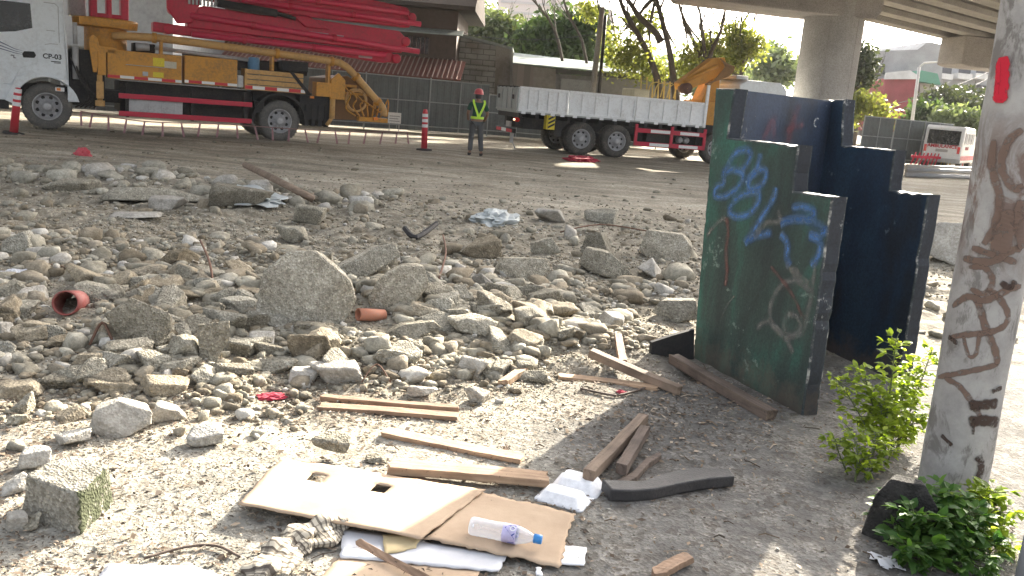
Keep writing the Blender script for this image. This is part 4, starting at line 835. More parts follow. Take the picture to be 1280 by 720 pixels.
# ================================================================== WORKER
pwk = atg(593, 195); person = empty('person', (pwk.x, pwk.y, 0), R(18), 'worker in red hard hat and green shirt with lime hi-vis straps seen from behind', 'person')
def skin(name, verts, edges, rad, m, parent, root=0, sub=1):
    me = bpy.data.meshes.new(name); me.from_pydata(verts, edges, []); me.materials.append(m); me.update()
    o = bpy.data.objects.new(name, me); COL.objects.link(o); o.parent = parent
    sm = o.modifiers.new('skin', 'SKIN'); sm.use_smooth_shade = True
    for i, d in enumerate(me.skin_vertices[0].data):
        r = rad[i]; d.radius = r if isinstance(r, tuple) else (r, r); d.use_root = (i == root)
    sb = o.modifiers.new('sub', 'SUBSURF'); sb.levels = sub; sb.render_levels = sub+1
    return o
SKIN = plain('skin_tan', (.26, .15, .10), .6)
# body faces +y (away from view); z up
bv = [(0, 0, .94), (0, 0, 1.1), (0, .0, 1.28), (0, -.01, 1.40), (0, 0, 1.47), (0, .02, 1.54), (0, .02, 1.64), (0, .015, 1.70),
      (-.2, 0, 1.39), (-.26, .02, 1.15), (-.2, .2, .98), (-.17, .27, .96), (.2, 0, 1.39), (.29, .02, 1.14), (.27, .2, .97), (.25, .28, .96),
      (-.1, 0, .9), (-.13, .03, .5), (-.14, 0, .1), (-.15, .13, .04), (.1, 0, .9), (.14, .03, .5), (.17, -.03, .1), (.21, .09, .04)]
be = [(0, 1), (1, 2), (2, 3), (3, 4), (4, 5), (5, 6), (6, 7), (3, 8), (8, 9), (9, 10), (10, 11), (3, 12), (12, 13), (13, 14), (14, 15), (0, 16), (16, 17), (17, 18), (18, 19), (0, 20), (20, 21), (21, 22), (22, 23)]
br_ = [(.14, .1), (.14, .1), (.15, .105), (.12, .09), .05, .065, .085, .07, .06, .045, .038, .04, .06, .045, .038, .04, .085, .055, .04, .04, .085, .055, .04, .04]
skin('body', bv, be, br_, SKIN, person)
sv = [(0, 0, .96), (0, 0, 1.1), (0, 0, 1.28), (0, -.01, 1.40), (-.2, 0, 1.39), (-.25, .01, 1.2), (.2, 0, 1.39), (.275, .01, 1.2)]
skin('shirt', sv, [(0, 1), (1, 2), (2, 3), (3, 4), (4, 5), (3, 6), (6, 7)], [(.16, .115), (.158, .118), (.172, .122), (.135, .1), .075, .068, .075, .068], paint('shirt_green', (.015, .07, .045), .8, (.01, .04, .03), .4, 8), person)
tv = [(0, 0, .95), (-.1, 0, .86), (-.13, .02, .5), (-.14, 0, .12), (.1, 0, .86), (.14, .02, .5), (.17, -.03, .12)]
skin('trousers', tv, [(0, 1), (1, 2), (2, 3), (0, 4), (4, 5), (5, 6)], [(.155, .115), (.105, .105), .078, .07, (.105, .105), .078, .07], paint('trousers_grey', (.07, .075, .08), .85, (.12, .11, .1), .5, 6), person)
for bxx, yy in ((-.145, .02), (.18, -.01)): skin('boot', [(bxx, yy, .10), (bxx, yy, .045), (bxx+.02, yy+.13, .035)], [(0, 1), (1, 2)], [.055, .05, .045], BLK, person)
q = MB(); q.smooth = True; q.lathe([(.15, 1.655), (.125, 1.665), (.12, 1.72), (.095, 1.78), (.05, 1.81), (.001, 1.815)], 24, Matrix.Translation((0, .015, 0))); q.build('hard_hat', paint('hat_red', (.55, .09, .10), .35, (.3, .1, .1), .3, 5), person)
q = MB(); q.smooth = True; q.lathe([(.088, 1.54), (.093, 1.6), (.092, 1.66)], 18, Matrix.Translation((0, .01, 0))); q.build('hair', INK, person)
HV = plain('hi_vis_lime', (.55, .85, .06), .5, 0)
def strap(pts, wd):
    q = MB(); up = Vector((0, -1, 0)); pts = smooth_path(pts, 4); q.ribbon(pts, wd, (0, -1, 0)); o = q.build('hi_vis_strap', HV, person); sm = o.modifiers.new('t', 'SOLIDIFY'); sm.thickness = .012; return o
strap([(-.15, -.06, 1.5), (-.15, -.115, 1.42), (-.10, -.142, 1.28), (-.03, -.140, 1.12), (-.02, -.135, 1.03)], .055)
strap([(.15, -.06, 1.5), (.15, -.115, 1.42), (.10, -.142, 1.28), (.03, -.140, 1.12), (.02, -.135, 1.03)], .055)
q = MB(); q.smooth = True; n_ = 28
vs = [(.182*math.cos(2*math.pi*k/n_), .138*math.sin(2*math.pi*k/n_), z) for z in (1.0, 1.065) for k in range(n_)]
q.add(vs, [(k, (k+1) % n_, n_+(k+1) % n_, n_+k) for k in range(n_)]); q.build('hi_vis_belt', HV, person)

# ================================================================== STEPPED CONCRETE STALL
so = atg(866, 447); sdr = Vector((0.352, -0.936, 0)).normalized(); snn = Vector((-sdr.y, sdr.x, 0))
def wall_paint(name, c1, c2, c3, chip=(.25, .26, .25)):
    if name in MATS: return MATS[name]
    m, n, l, b = _nodes(name); v = coord(n, l, 'World'); vs = coord(n, l, 'World', (1, 1, .35))
    a = noise(n, l, vs, 2.1, 6, .62, .3); r = ramp(n, [(.40, c1), (.50, c2), (.60, c3)]); l.new(a.outputs[0], r.inputs[0])
    k = noise(n, l, v, 16, 6, .75); k2 = noise(n, l, v, 2.5, 3); mu = n.new('ShaderNodeMath'); mu.operation = 'MULTIPLY'; l.new(k.outputs[0], mu.inputs[0]); l.new(k2.outputs[0], mu.inputs[1])
    rc = ramp(n, [(.365, (0, 0, 0)), (.39, (.8,)*3)]); l.new(mu.outputs[0], rc.inputs[0])
    f = noise(n, l, v, 60, 4, .7); rf = ramp(n, [(.35, (.7,)*3), (.65, (1.2,)*3)]); l.new(f.outputs[0], rf.inputs[0])
    c = mix(n, l, 1.0, r.outputs[0], rf.outputs[0], 'MULTIPLY'); c = mix(n, l, rc.outputs[0], c, chip)
    s_ = n.new('ShaderNodeSeparateXYZ'); l.new(v, s_.inputs[0]); mz = n.new('ShaderNodeMapRange'); mz.inputs[1].default_value = .42; mz.inputs[2].default_value = .0; l.new(s_.outputs[2], mz.inputs[0]); ms = noise(n, l, v, 7, 6, .7); mm = n.new('ShaderNodeMath'); mm.operation = 'MULTIPLY'; l.new(mz.outputs[0], mm.inputs[0]); l.new(ms.outputs[0], mm.inputs[1])
    rm_ = ramp(n, [(.26, (0, 0, 0)), (.44, (.45,)*3)]); l.new(mm.outputs[0], rm_.inputs[0]); l.new(mix(n, l, rm_.outputs[0], c, (.13, .095, .07)), b.inputs['Base Color'])
    b.inputs['Roughness'].default_value = .62; b.inputs['Specular IOR Level'].default_value = .3; bumpn(n, l, k.outputs[0], .3, .01, b); MATS[name] = m; return m
WGREEN = wall_paint('green_wall_paint', (.024, .037, .036), (.034, .062, .053), (.034, .118, .088), (.16, .22, .19))
WBLUE = wall_paint('blue_wall_paint', (.016, .023, .034), (.014, .031, .058), (.020, .043, .074), (.10, .13, .16))
WDARK = wall_paint('dark_wall_paint', (.018, .022, .03), (.025, .031, .042), (.035, .042, .054), (.25, .26, .26))
WEDGE = concrete('worn_edge', [(.40, (.035, .045, .05)), (.54, (.07, .08, .085)), (.66, (.40, .40, .38))], 14, .2, .3, False, 0)
stall = empty('concrete_stall', (so.x, so.y, 0), math.atan2(sdr.y, sdr.x), 'green and blue painted concrete stall with stepped side walls', 'stall')
SI = (Matrix.Translation((so.x, so.y, 0)) @ Matrix.Rotation(math.atan2(sdr.y, sdr.x), 4, 'Z')).inverted()
def slab(name, poly, y0, y1, mats, flip=None):
    rr_ = random.Random(int(y0*100)+3); pp = []
    for i in range(len(poly)):
        (x_0, z_0), (x_1, z_1) = poly[i], poly[(i+1) % len(poly)]; L_ = math.hypot(x_1-x_0, z_1-z_0); k_ = max(1, int(L_/.045)); nx_, nz_ = (z_1-z_0)/L_, -(x_1-x_0)/L_
        for j in range(k_):
            t_ = j/k_; e_ = (-abs(rr_.gauss(0, .0028))-(.009 if rr_.random() < .10 else 0)) if 0 < j < k_ else 0
            pp.append((x_0+(x_1-x_0)*t_+nx_*e_, z_0+(z_1-z_0)*t_+nz_*e_))
    poly = pp
    bm = bmesh.new(); a = [bm.verts.new((x, y0, z)) for x, z in poly]; b = [bm.verts.new((x, y1, z)) for x, z in poly]; n = len(poly)
    f0 = bm.faces.new(a[::-1]); f1 = bm.faces.new(b); sf = [bm.faces.new((a[i], a[(i+1) % n], b[(i+1) % n], b[i])) for i in range(n)]
    f0.material_index = 0; f1.material_index = 1
    for f in sf: f.material_index = 2
    bmesh.ops.recalc_face_normals(bm, faces=bm.faces)
    bmesh.ops.bevel(bm, geom=[e for e in bm.edges if f0 in e.link_faces or f1 in e.link_faces], offset=.011, segments=2, profile=.6, affect='EDGES', material=3)
    me = bpy.data.meshes.new(name); bm.to_mesh(me); bm.free()
    for m in mats: me.materials.append(m)
    o = bpy.data.objects.new(name, me); COL.objects.link(o); o.parent = stall; return o
prof = [(.0, -.05), (1.18, -.05), (1.135, 1.235), (.80, 1.222), (.785, 1.485), (.062, 1.475), (.075, 1.785), (-.15, 1.785)]
sw = slab('side_wall', prof, 0, .105, [WGREEN, WBLUE, WDARK, WEDGE]); sw['label'] = 'green sprayed side wall'
prof2 = [(x-.48, z) for x, z in prof]; prof2[5] = (-.215, 1.48); prof2[6] = (-.265, 1.80)
sw2 = slab('side_wall', prof2, 1.14, 1.245, [WBLUE, WBLUE, WDARK, WEDGE]); sw2['label'] = 'blue side wall'
bm = bmesh.new(); base = [(-.13, .1), (.03, .1), (-.36, 1.15), (-.52, 1.15)]
vb = [bm.verts.new((x, y, -.05)) for x, y in base]; vt = [bm.verts.new((x-.03, y, 1.782)) for x, y in base]
bm.faces.new(vb[::-1]); ft = bm.faces.new(vt); [bm.faces.new((vb[i], vb[(i+1) % 4], vt[(i+1) % 4], vt[i])) for i in range(4)]
bmesh.ops.recalc_face_normals(bm, faces=bm.faces); bmesh.ops.bevel(bm, geom=list(bm.edges), offset=.012, segments=2, affect='EDGES')
me = bpy.data.meshes.new('back_wall'); bm.to_mesh(me); bm.free(); me.materials.append(WDARK if False else wall_paint('navy_wall_paint', (.018, .024, .038), (.020, .034, .062), (.028, .046, .085), (.2, .2, .2))); bw = bpy.data.objects.new('back_wall', me); COL.objects.link(bw); bw.parent = stall
# sprayed writing on the outer green face
GB_ = spray('blue_spray', (.085, .19, .40), .85, .95, 18, .05, .25, .6); GG_ = spray('grey_spray', (.18, .18, .165), .8, .9, 18, .05, .3, .65); GR_ = spray('brown_spray', (.17, .07, .06), .7, .9, 18, .05)
Z3 = lambda x, y: (860+x/4.236, 170+y/4.236)
Z4 = lambda x, y: (860+x/3.27, 320+y/3.27)
lift = [0.0018]
def graffiti(pts, fz, wpx, m, name='graffiti'):
    ps = [onplane(*fz(*p), (so.x, so.y, 0), snn) for p in pts]; ps = smooth_path(ps, 5); lift[0] += .00025
    q = MB(); loc = [SI @ (p-snn*lift[0]) for p in ps]; q.ribbon(loc, wpx*5.2/F, (0, -1, 0)); return q.build(name, m, sw)
BL = [[(215, 150), (250, 95), (305, 72), (335, 95), (318, 140), (285, 185)], [(185, 205), (240, 180), (292, 205), (275, 260), (205, 318), (145, 315), (150, 275), (190, 250), (190, 195), (225, 140)],
      [(385, 90), (370, 165), (330, 210), (318, 255)], [(370, 185), (408, 180), (412, 225), (375, 272), (330, 275), (322, 235), (380, 180)],
      [(378, 295), (290, 312), (235, 360), (222, 405), (275, 430), (345, 395), (380, 330), (370, 285)], [(470, 265), (452, 335), (400, 420), (330, 530), (305, 562), (370, 528), (455, 510)],
      [(545, 382), (610, 375), (668, 402), (650, 432), (560, 440), (490, 465), (560, 442), (660, 455), (725, 495), (695, 522), (630, 527)], [(490, 518), (530, 570), (525, 640), (545, 690)], [(640, 530), (702, 560), (692, 640), (650, 690)]]
for p in BL: graffiti(p, Z3, 15, GB_)
for p in ([(590, 700), (560, 720), (600, 780), (650, 830)], [(480, 390), (490, 450), (420, 460), (350, 540)], [(100, 530), (150, 470), (205, 430)]): graffiti(p, Z3, 11, GG_)
graffiti([(205, 430), (215, 500), (205, 620), (210, 720), (200, 800)], Z3, 13, GR_)
for p in ([(525, 20), (515, 110), (490, 250), (460, 320), (400, 330), (350, 280), (342, 195), (395, 112), (465, 105), (510, 150)], [(430, 235), (462, 260), (450, 312), (415, 318), (395, 285), (410, 245), (440, 238)], [(280, 300), (320, 268), (360, 290), (400, 330), (435, 400)], [(400, 40), (450, 70), (500, 110)]): graffiti(p, Z4, 13, GG_)
graffiti([(340, 40), (380, 90), (425, 150), (480, 265)], Z4, 8, GR_); graffiti([(140, 250), (165, 200), (195, 160)], Z4, 4, GG_)
# faded red marks on the blue back wall (inner face looks down the stall)
bo = Vector((.03, .1, 0)); bd = (Vector((-.30, 1.15, 0))-bo).normalized(); bnl = Vector((-bd.y, bd.x, 0)); bnl = bnl if bnl.x > 0 else -bnl
for (t0, z0, t1, z1, wd) in ((.25, 1.4, .35, 1.62, .09), (.36, 1.66, .42, 1.42, .07), (.62, 1.74, .55, 1.45, .09), (.5, 1.55, .72, 1.6, .07), (.62, 1.35, .8, 1.32, .05)):
    q = MB(); P_ = [bo+bd*(t0+(t1-t0)*k/5)+Vector((-.03*z0/1.78, 0, z0+(z1-z0)*k/5))+bnl*(.006+.0003*k) for k in range(6)]; q.ribbon(P_, wd, tuple(bnl)); q.build('faded_mark', spray('faded_red_spray', (.16, .035, .045), .45, .9, 12, .1), bw)
q = MB(); q.ribbon([bo+bd*(.86+.03*math.cos(a))+Vector((-.03, 0, 1.62+.03*math.sin(a)))+bnl*.008 for a in np.linspace(.8, 5, 12)], .012, tuple(bnl)); q.build('small_white_mark', spray('white_spray', (.4, .42, .42), .8, .5, 30), bw)
# dark plate at its foot
a, b = atg(814, 443), atg(868, 449); c = onplane(815, 428, a, Vector((a.y-b.y, b.x-a.x, 0)).normalized()); d = onplane(868, 412, a, Vector((a.y-b.y, b.x-a.x, 0)).normalized()); nn_ = Vector((a.y-b.y, b.x-a.x, 0)).normalized()
if nn_.y < 0: nn_ = -nn_
q = MB(); vs = [a-Vector((0, 0, .03)), b-Vector((0, 0, .03)), d, (c+d)/2+Vector((0, 0, .004)), c]; vs2 = [p+nn_*.035 for p in vs]; q.add(vs+vs2, [(0, 1, 2, 3, 4), (9, 8, 7, 6, 5)]+[(i, i+5, (i+1) % 5+5, (i+1) % 5) for i in range(5)])
tag(q.build('steel_plate', paint('black_plate', (.018, .018, .02), .7, (.06, .055, .05), .4, 5), None), 'black slanted plate propped at the foot of the green wall', 'plate')

# ================================================================== PAINTED POLE
PB = Vector((2.09, 3.80, 0)); PU = Vector((-.020, .0, 1)).normalized(); PR = .14
def polemat():
    m, n, l, b = _nodes('old_white_pole_paint'); v = coord(n, l, 'World'); vz = coord(n, l, 'World', (1, 1, .45))
    a = noise(n, l, v, 6, 7, .7); r = ramp(n, [(.35, (.26, .25, .24)), (.6, (.37, .36, .345))]); l.new(a.outputs[0], r.inputs[0]); c = r.outputs[0]
    k = noise(n, l, vz, 7, 7, .75, .5); k2 = noise(n, l, v, 2.2, 4); mu = n.new('ShaderNodeMath'); mu.operation = 'MULTIPLY'; l.new(k.outputs[0], mu.inputs[0]); l.new(k2.outputs[0], mu.inputs[1])
    rk = ramp(n, [(.29, (0, 0, 0)), (.33, (.75,)*3)]); l.new(mu.outputs[0], rk.inputs[0]); c = mix(n, l, rk.outputs[0], c, (.13, .12, .11))
    # brown staining over the upper half
    s = n.new('ShaderNodeSeparateXYZ'); l.new(v, s.inputs[0]); mr = n.new('ShaderNodeMapRange'); mr.inputs[1].default_value = .95; mr.inputs[2].default_value = 1.35; l.new(s.outputs[2], mr.inputs[0])
    mr2 = n.new('ShaderNodeMapRange'); mr2.inputs[1].default_value = 1.75; mr2.inputs[2].default_value = 1.55; l.new(s.outputs[2], mr2.inputs[0])
    bz = n.new('ShaderNodeMath'); bz.operation = 'MULTIPLY'; l.new(mr.outputs[0], bz.inputs[0]); l.new(mr2.outputs[0], bz.inputs[1])
    kk = noise(n, l, vz, 9, 6, .7, 1.2); rb = ramp(n, [(.44, (0, 0, 0)), (.56, (.85,)*3)]); l.new(kk.outputs[0], rb.inputs[0])
    mb = n.new('ShaderNodeMath'); mb.operation = 'MULTIPLY'; l.new(bz.outputs[0], mb.inputs[0]); l.new(rb.outputs[0], mb.inputs[1]); c = mix(n, l, mb.outputs[0], c, (.15, .095, .075))
    l.new(c, b.inputs['Base Color']); b.inputs['Roughness'].default_value = .8; b.inputs['Specular IOR Level'].default_value = .25; f = noise(n, l, v, 35, 5, .7); bumpn(n, l, f.outputs[0], .35, .006, b); return m
paintpole = empty('painted_pole', PB, 0, 'thick dirty white pole with brown scrawls and a red blotch', 'pole')
q = MB(); q.smooth = True; zz = np.linspace(-.1, 6.2, 40); q.tube([PU*z/PU.z for z in zz], [PR*(1.02-.012*z)+.002*math.sin(z*9) for z in zz], 48); shaft = q.build('shaft', polemat(), paintpole)
def polehit(px, py):
    d = ray(px, py); o = EYE-PB; dd = d-PU*d.dot(PU); oo = o-PU*o.dot(PU); A_ = dd.dot(dd); B_ = 2*dd.dot(oo); z0 = max(0, (EYE+d*(3.75/d.y)).z); r = PR*(1.02-.012*z0)+.0022; C_ = oo.dot(oo)-r*r; D_ = B_*B_-4*A_*C_
    t = (-B_-math.sqrt(max(D_, 0)))/(2*A_); p = EYE+d*t; rel = p-PB; nrm = (rel-PU*rel.dot(PU)).normalized(); return p, nrm
plift = [0.0]
def scrawl(pts, wpx, m, fz, name='scrawl'):
    sp_ = smooth_path([Vector((*fz(*p), 0)) for p in pts], 6); hs = [polehit(p.x, p.y) for p in sp_]; plift[0] += .00025
    nn_ = len(hs); q = MB(); q.ribbon([h[0]-PB+h[1]*plift[0] for h in hs], [wpx*3.7/F*min(1, (.35+1.6*math.sin(math.pi*(i+.5)/nn_)))*(1+.12*math.sin(i*1.7+wpx)) for i in range(nn_)], [tuple(h[1]) for h in hs]); return q.build(name, m, shaft)
BR_ = spray('brown_scrawl_paint', (.16, .105, .08), .85, .35, 22, .04, .25, .5); BD_ = spray('dark_brown_paint', (.05, .03, .022), .95, .3, 30, .12, .36, .5); RD_ = spray('red_blotch_paint', (.50, .008, .03), 1.0, .25, 25, .05, .15, .42)
Z2b = lambda x, y: (1120+x/2.118, 300+y/2.118); Z1b = lambda x, y: (1140+x/2.25, y/2.25)
for p, wd in (([(108, 364), (170, 352), (230, 340), (272, 328)], 9), ([(270, 332), (262, 290), (240, 240), (222, 180), (212, 140)], 11), ([(128, 366), (165, 385), (198, 425), (225, 470)], 9), ([(140, 258), (190, 250), (240, 246), (285, 228), (296, 195), (270, 150), (235, 128)], 10),
              ([(178, 252), (192, 305), (212, 300), (222, 240)], 6), ([(148, 178), (190, 150), (235, 160), (300, 130), (332, 122)], 11), ([(190, 72), (235, 74), (256, 108), (235, 142), (195, 128)], 9), ([(176, 48), (250, 58), (300, 30), (334, 20)], 12), ([(200, 20), (260, 40), (320, 60)], 10)):
    scrawl(p, wd, BR_, Z2b)
for p, wd in (([(190, 440), (235, 436), (270, 432)], 16), ([(190, 482), (235, 478), (272, 484)], 17), ([(205, 470), (204, 505), (203, 515)], 4), ([(252, 402), (280, 390)], 7), ([(215, 570), (225, 600), (210, 650)], 12), ([(120, 515), (150, 545)], 6), ([(140, 255), (165, 275)], 7), ([(275, 110), (300, 125), (315, 105)], 9)): scrawl(p, wd, BD_, Z2b)
for p, wd in (([(232, 390), (226, 470), (248, 560), (232, 640), (200, 690)], 12), ([(312, 362), (270, 400), (252, 470), (285, 528), (312, 520)], 12), ([(286, 590), (262, 650), (244, 712)], 30), ([(305, 560), (300, 640), (310, 700)], 16)): scrawl(p, wd, BR_, Z1b)
scrawl([(259, 158), (257, 200), (254, 250), (247, 292)], 20, RD_, Z1b, 'red_blotch')
scrawl([(246, 172), (244, 220), (238, 270)], 8, RD_, Z1b, 'red_blotch')

# ================================================================== BOARDS AND BEAMS
WPALE = wood('pale_plank', (.44, .30, .19), (.25, .155, .095)); WTAN = wood('weathered_plank', (.30, .195, .125), (.16, .10, .065)); WGRY = wood('grey_brown_beam', (.24, .175, .125), (.12, .083, .06)); WOLD = wood('old_dark_beam', (.15, .11, .085), (.07, .05, .04))
def board(label, pA, pB, width, thick, mat, zA=0.0, zB=0.0, roll=0.0, cat='plank', name='plank', jag=.01, lift=True, group=None):
    """plank whose bottom centre line runs from photo point A to B on the ground (raised by zA, zB)"""
    a = atg(*pA, zA); a = Vector((a.x, a.y, a.z+zA)); b = atg(*pB, zB); b = Vector((b.x, b.y, b.z+zB)); L = (b-a).length; x = (b-a)/L; y = Vector((0, 0, 1)).cross(x).normalized(); z = x.cross(y)
    M = Matrix((x, y, z)).transposed().to_4x4(); M = Matrix.Translation(a+Vector((0, 0, .004))) @ M @ Matrix.Rotation(roll, 4, 'X')
    bm = bmesh.new(); r = random.Random(hash(label) % 1000 if False else len(label)*7+int(pA[0])); n = 14; rings = []
    for i in range(n+1):
        t = i/n; row = []
        for (yy, zz_) in ((-.5, 0), (-.17, 0), (.17, 0), (.5, 0), (.5, 1), (.17, 1), (-.17, 1), (-.5, 1)):
            e_ = r.uniform(-jag, jag) if i in (0, n) else 0
            row.append(bm.verts.new((t*L+e_, yy*width+r.uniform(-.0015, .0015), zz_*thick+r.uniform(-.0012, .0012)+.004*math.sin(t*3+len(label)))))
        rings.append(row)
    for i in range(n):
        for k in range(8): bm.faces.new((rings[i][k], rings[i][(k+1) % 8], rings[i+1][(k+1) % 8], rings[i+1][k]))
    bm.faces.new(rings[0][::-1]); bm.faces.new(rings[-1]); bmesh.ops.recalc_face_normals(bm, faces=bm.faces)
    me = bpy.data.meshes.new(name); bm.to_mesh(me); bm.free(); me.materials.append(mat); o = bpy.data.objects.new(name, me); COL.objects.link(o); o.matrix_world = M
    bv = o.modifiers.new('edge', 'BEVEL'); bv.width = .003; bv.segments = 2; bv.limit_method = 'ANGLE'; bv.angle_limit = R(40)
    return tag(o, label, cat, group)
board('thin tan plank, rear of the two side by side before the pale chunk', (402, 500), (573, 514), .05, .025, WTAN, .02, .01)
board('tan plank with broken edge, front of the two side by side', (398, 512), (573, 524), .075, .022, WTAN, .0, .0)
board('tan plank slanting down towards the right between two other planks', (480, 543), (652, 577), .085, .022, WPALE, .0, .0)
board('thick tan plank resting on the top edge of the cardboard', (487, 588), (683, 606), .10, .035, WPALE, .025, .012)
board('short broken stub of wood under the thick plank end', (492, 597), (545, 607), .045, .012, WTAN, .0, .0, jag=.02)
board('flat weathered plank under the crossing beam near the green wall', (698, 474), (822, 487), .08, .022, WPALE, .0, .0)
board('brown beam crossing over the flat plank near the green wall', (736, 457), (849, 493), .065, .05, WGRY, .045, .0, cat='beam', name='timber_beam')
board('short upright stub of wood leaning back on the crossing beam', (778, 458), (772, 424), .05, .04, WTAN, .06, .03, cat='wood stub', name='wood_stub')
board('long grey brown beam lying along the foot of the green wall', (842, 455), (962, 525), .075, .06, WOLD, .0, .0, cat='beam', name='timber_beam', jag=.02)
board('longer grey beam of the pair beside the foam box', (735, 601), (803, 530), .052, .05, WGRY, .045, .0, cat='beam', name='timber_beam')
board('shorter dark beam of the pair beside the foam box', (776, 593), (805, 545), .05, .05, WOLD, .035, .0, cat='beam', name='timber_beam')
board('splintered wood chunk lying alone at the bottom of the picture', (820, 722), (857, 704), .05, .025, WTAN, .0, .0, cat='wood chunk', name='wood_chunk', jag=.025)
board('thin bent brown lath lying over the paper sheets', (447, 678), (533, 726), .028, .006, WTAN, .03, .022, R(25), cat='lath', name='lath', jag=.01)
board('wooden block fragment beside the white stone chips', (628, 484), (656, 466), .05, .035, WPALE, .0, .01, cat='wood block', name='wood_block', jag=.02)
def prism_px(name, label, cat, pts, z0, z1, mat, bevel=.002, group=None):
    """flat piece whose top outline is seen at these photo points, lying between z0 and z1"""
    ps = [atz(*p, z1) for p in pts]; c = sum(ps, Vector())/len(ps); q = MB(); gz = G(c.x, c.y)
    q.prism([(p.x-c.x, p.y-c.y) for p in ps], z0, z1, lambda a, b, d: Vector((a, b, d)))
    return tag(q.build(name, mat, None, bevel, (c.x, c.y, gz)), label, cat, group)
DKW = paint('dark_stained_wood', (.032, .030, .030), .5, (.09, .08, .075), .5, 9, 0, .25, .5)
prism_px('curved_rail', 'black curved piece of wood lying beside the foam box', 'wood piece', [(752, 599), (776, 600), (802, 601), (832, 591), (868, 584), (912, 586), (919, 595), (884, 598), (850, 604), (818, 611), (790, 613), (764, 612)], 0, .055, DKW, .008)
prism_px('curved_stick', 'curved dark stick under the pair of beams', 'stick', [(768, 602), (790, 590), (808, 572), (826, 564), (827, 569), (812, 578), (796, 596), (775, 608)], 0, .03, WOLD, .004)

# ================================================================== CARDBOARD, PAPER, RUBBISH
def cardmat(name, c1, c2):
    if name in MATS: return MATS[name]
    m, n, l, b = _nodes(name); v = coord(n, l, 'World'); a = noise(n, l, v, 3, 6, .7); r = ramp(n, [(.35, c2), (.65, c1)]); l.new(a.outputs[0], r.inputs[0])
    k = noise(n, l, v, 28, 5, .75); rk = ramp(n, [(.27, (1, 1, 1)), (.34, (0, 0, 0))]); l.new(k.outputs[0], rk.inputs[0]); l.new(mix(n, l, rk.outputs[0], r.outputs[0], tuple(x*.3 for x in c2)), b.inputs['Base Color'])
    b.inputs['Roughness'].default_value = .9; b.inputs['Specular IOR Level'].default_value = .15; bumpn(n, l, a.outputs[0], .25, .01, b); MATS[name] = m; return m
CARD = cardmat('brown_cardboard', (.46, .35, .25), (.36, .265, .185))
def sheet(name, label, cat, quad, zs, nu, nv, mat, holes=(), thick=.005, wob=.006, edge=.004):
    """buckled sheet: quad TL,TR,BR,BL in the photo, with its height at each corner"""
    P = [atz(*p, z)for p, z in zip(quad, zs)]; c = sum(P, Vector())/4; c.z = 0; r = random.Random(len(label)); vs = []; fs = []
    for j in range(nv+1):
        for i in range(nu+1):
            u, v = i/nu, j/nv; p = P[0]*(1-u)*(1-v)+P[1]*u*(1-v)+P[2]*u*v+P[3]*(1-u)*v
            p = p+Vector((0, 0, float(vnoise(u*3.3+len(label), v*2.7, 5))*wob+float(vnoise(u*9, v*8, 6))*wob*.3))
            if i in (0, nu) or j in (0, nv): p = p+Vector((r.uniform(-edge, edge), r.uniform(-edge, edge), 0))
            p.z = max(p.z, G(p.x, p.y)+.006); vs.append(p-c)
    for j in range(nv):
        for i in range(nu):
            if not any(h[0] <= i < h[1] and h[2] <= j < h[3] for h in holes): fs.append((j*(nu+1)+i, (j+1)*(nu+1)+i, (j+1)*(nu+1)+i+1, j*(nu+1)+i+1))
    q = MB(); q.smooth = True; q.add(vs, fs); o = q.build(name, mat, None, 0, c); s = o.modifiers.new('t', 'SOLIDIFY'); s.thickness = thick; s.offset = -1; return tag(o, label, cat)
sheet('cardboard_sheet', 'large brown cardboard sheet with two hand holes, lifted on its near edge', 'cardboard', [(352, 573), (606, 613), (527, 674), (298, 629)], [.035, .03, .045, .05], 40, 20, CARD, [(8, 11, 4, 7), (21, 24, 4, 7)])
sheet('cardboard_sheet', 'torn brown cardboard sheet that the plastic bottle lies on', 'cardboard', [(598, 613), (718, 642), (700, 708), (530, 672)], [.024, .016, .016, .034], 26, 18, CARD, thick=.005, wob=.004, edge=.008)
PAPW = cardmat('grimy_white_board', (.62, .63, .65), (.48, .48, .50)); FOAM = plain('white_foam', (.78, .78, .79), .7)
sheet('white_board', 'grimy white board strip poking out under the cardboard', 'board', [(432, 660), (632, 694), (624, 714), (424, 696)], [.014, .010, .010, .012], 24, 8, PAPW, wob=.003, edge=.006)
sheet('cardboard_sheet', 'tan cardboard flap at the bottom edge under the white board', 'cardboard', [(426, 696), (600, 713), (588, 738), (392, 730)], [.006, .006, .006, .006], 20, 8, CARD, wob=.002, edge=.006)
sheet('paper_scrap', 'yellowish folded paper scrap under the near edge of the cardboard', 'paper', [(478, 668), (530, 668), (520, 684), (480, 694)], [.026, .03, .018, .02], 8, 6, cardmat('yellowed_paper', (.55, .45, .27), (.45, .36, .2)), wob=.004, thick=.002)
sheet('white_paper', 'bright white sheet cut by the lower left picture edge', 'paper', [(136, 705), (240, 707), (290, 724), (118, 726)], [.012, .012, .012, .012], 10, 6, PAPW, wob=.003, thick=.003)
sheet('foam_sheet', 'white foam plate under the right corner of the cardboard', 'foam plate', [(688, 680), (733, 684), (731, 706), (672, 703)], [.007, .012, .012, .007], 8, 6, FOAM, wob=.001, thick=.004, edge=.003)
sheet('foam_scrap', 'tiny white foam scrap below the cardboard corner', 'foam scrap', [(669, 708), (676, 709), (678, 719), (671, 718)], [.008, .01, .01, .008], 3, 3, FOAM, wob=.001, thick=.004)
sheet('paper_scrap', 'crumpled white flakes lying by the black block under the pole', 'paper', [(1084, 689), (1118, 694), (1132, 712), (1100, 706)], [.012, .02, .012, .02], 12, 8, PAPW, [(3, 5, 2, 4), (8, 9, 5, 7), (6, 7, 1, 2)], wob=.012, thick=.002, edge=.01)
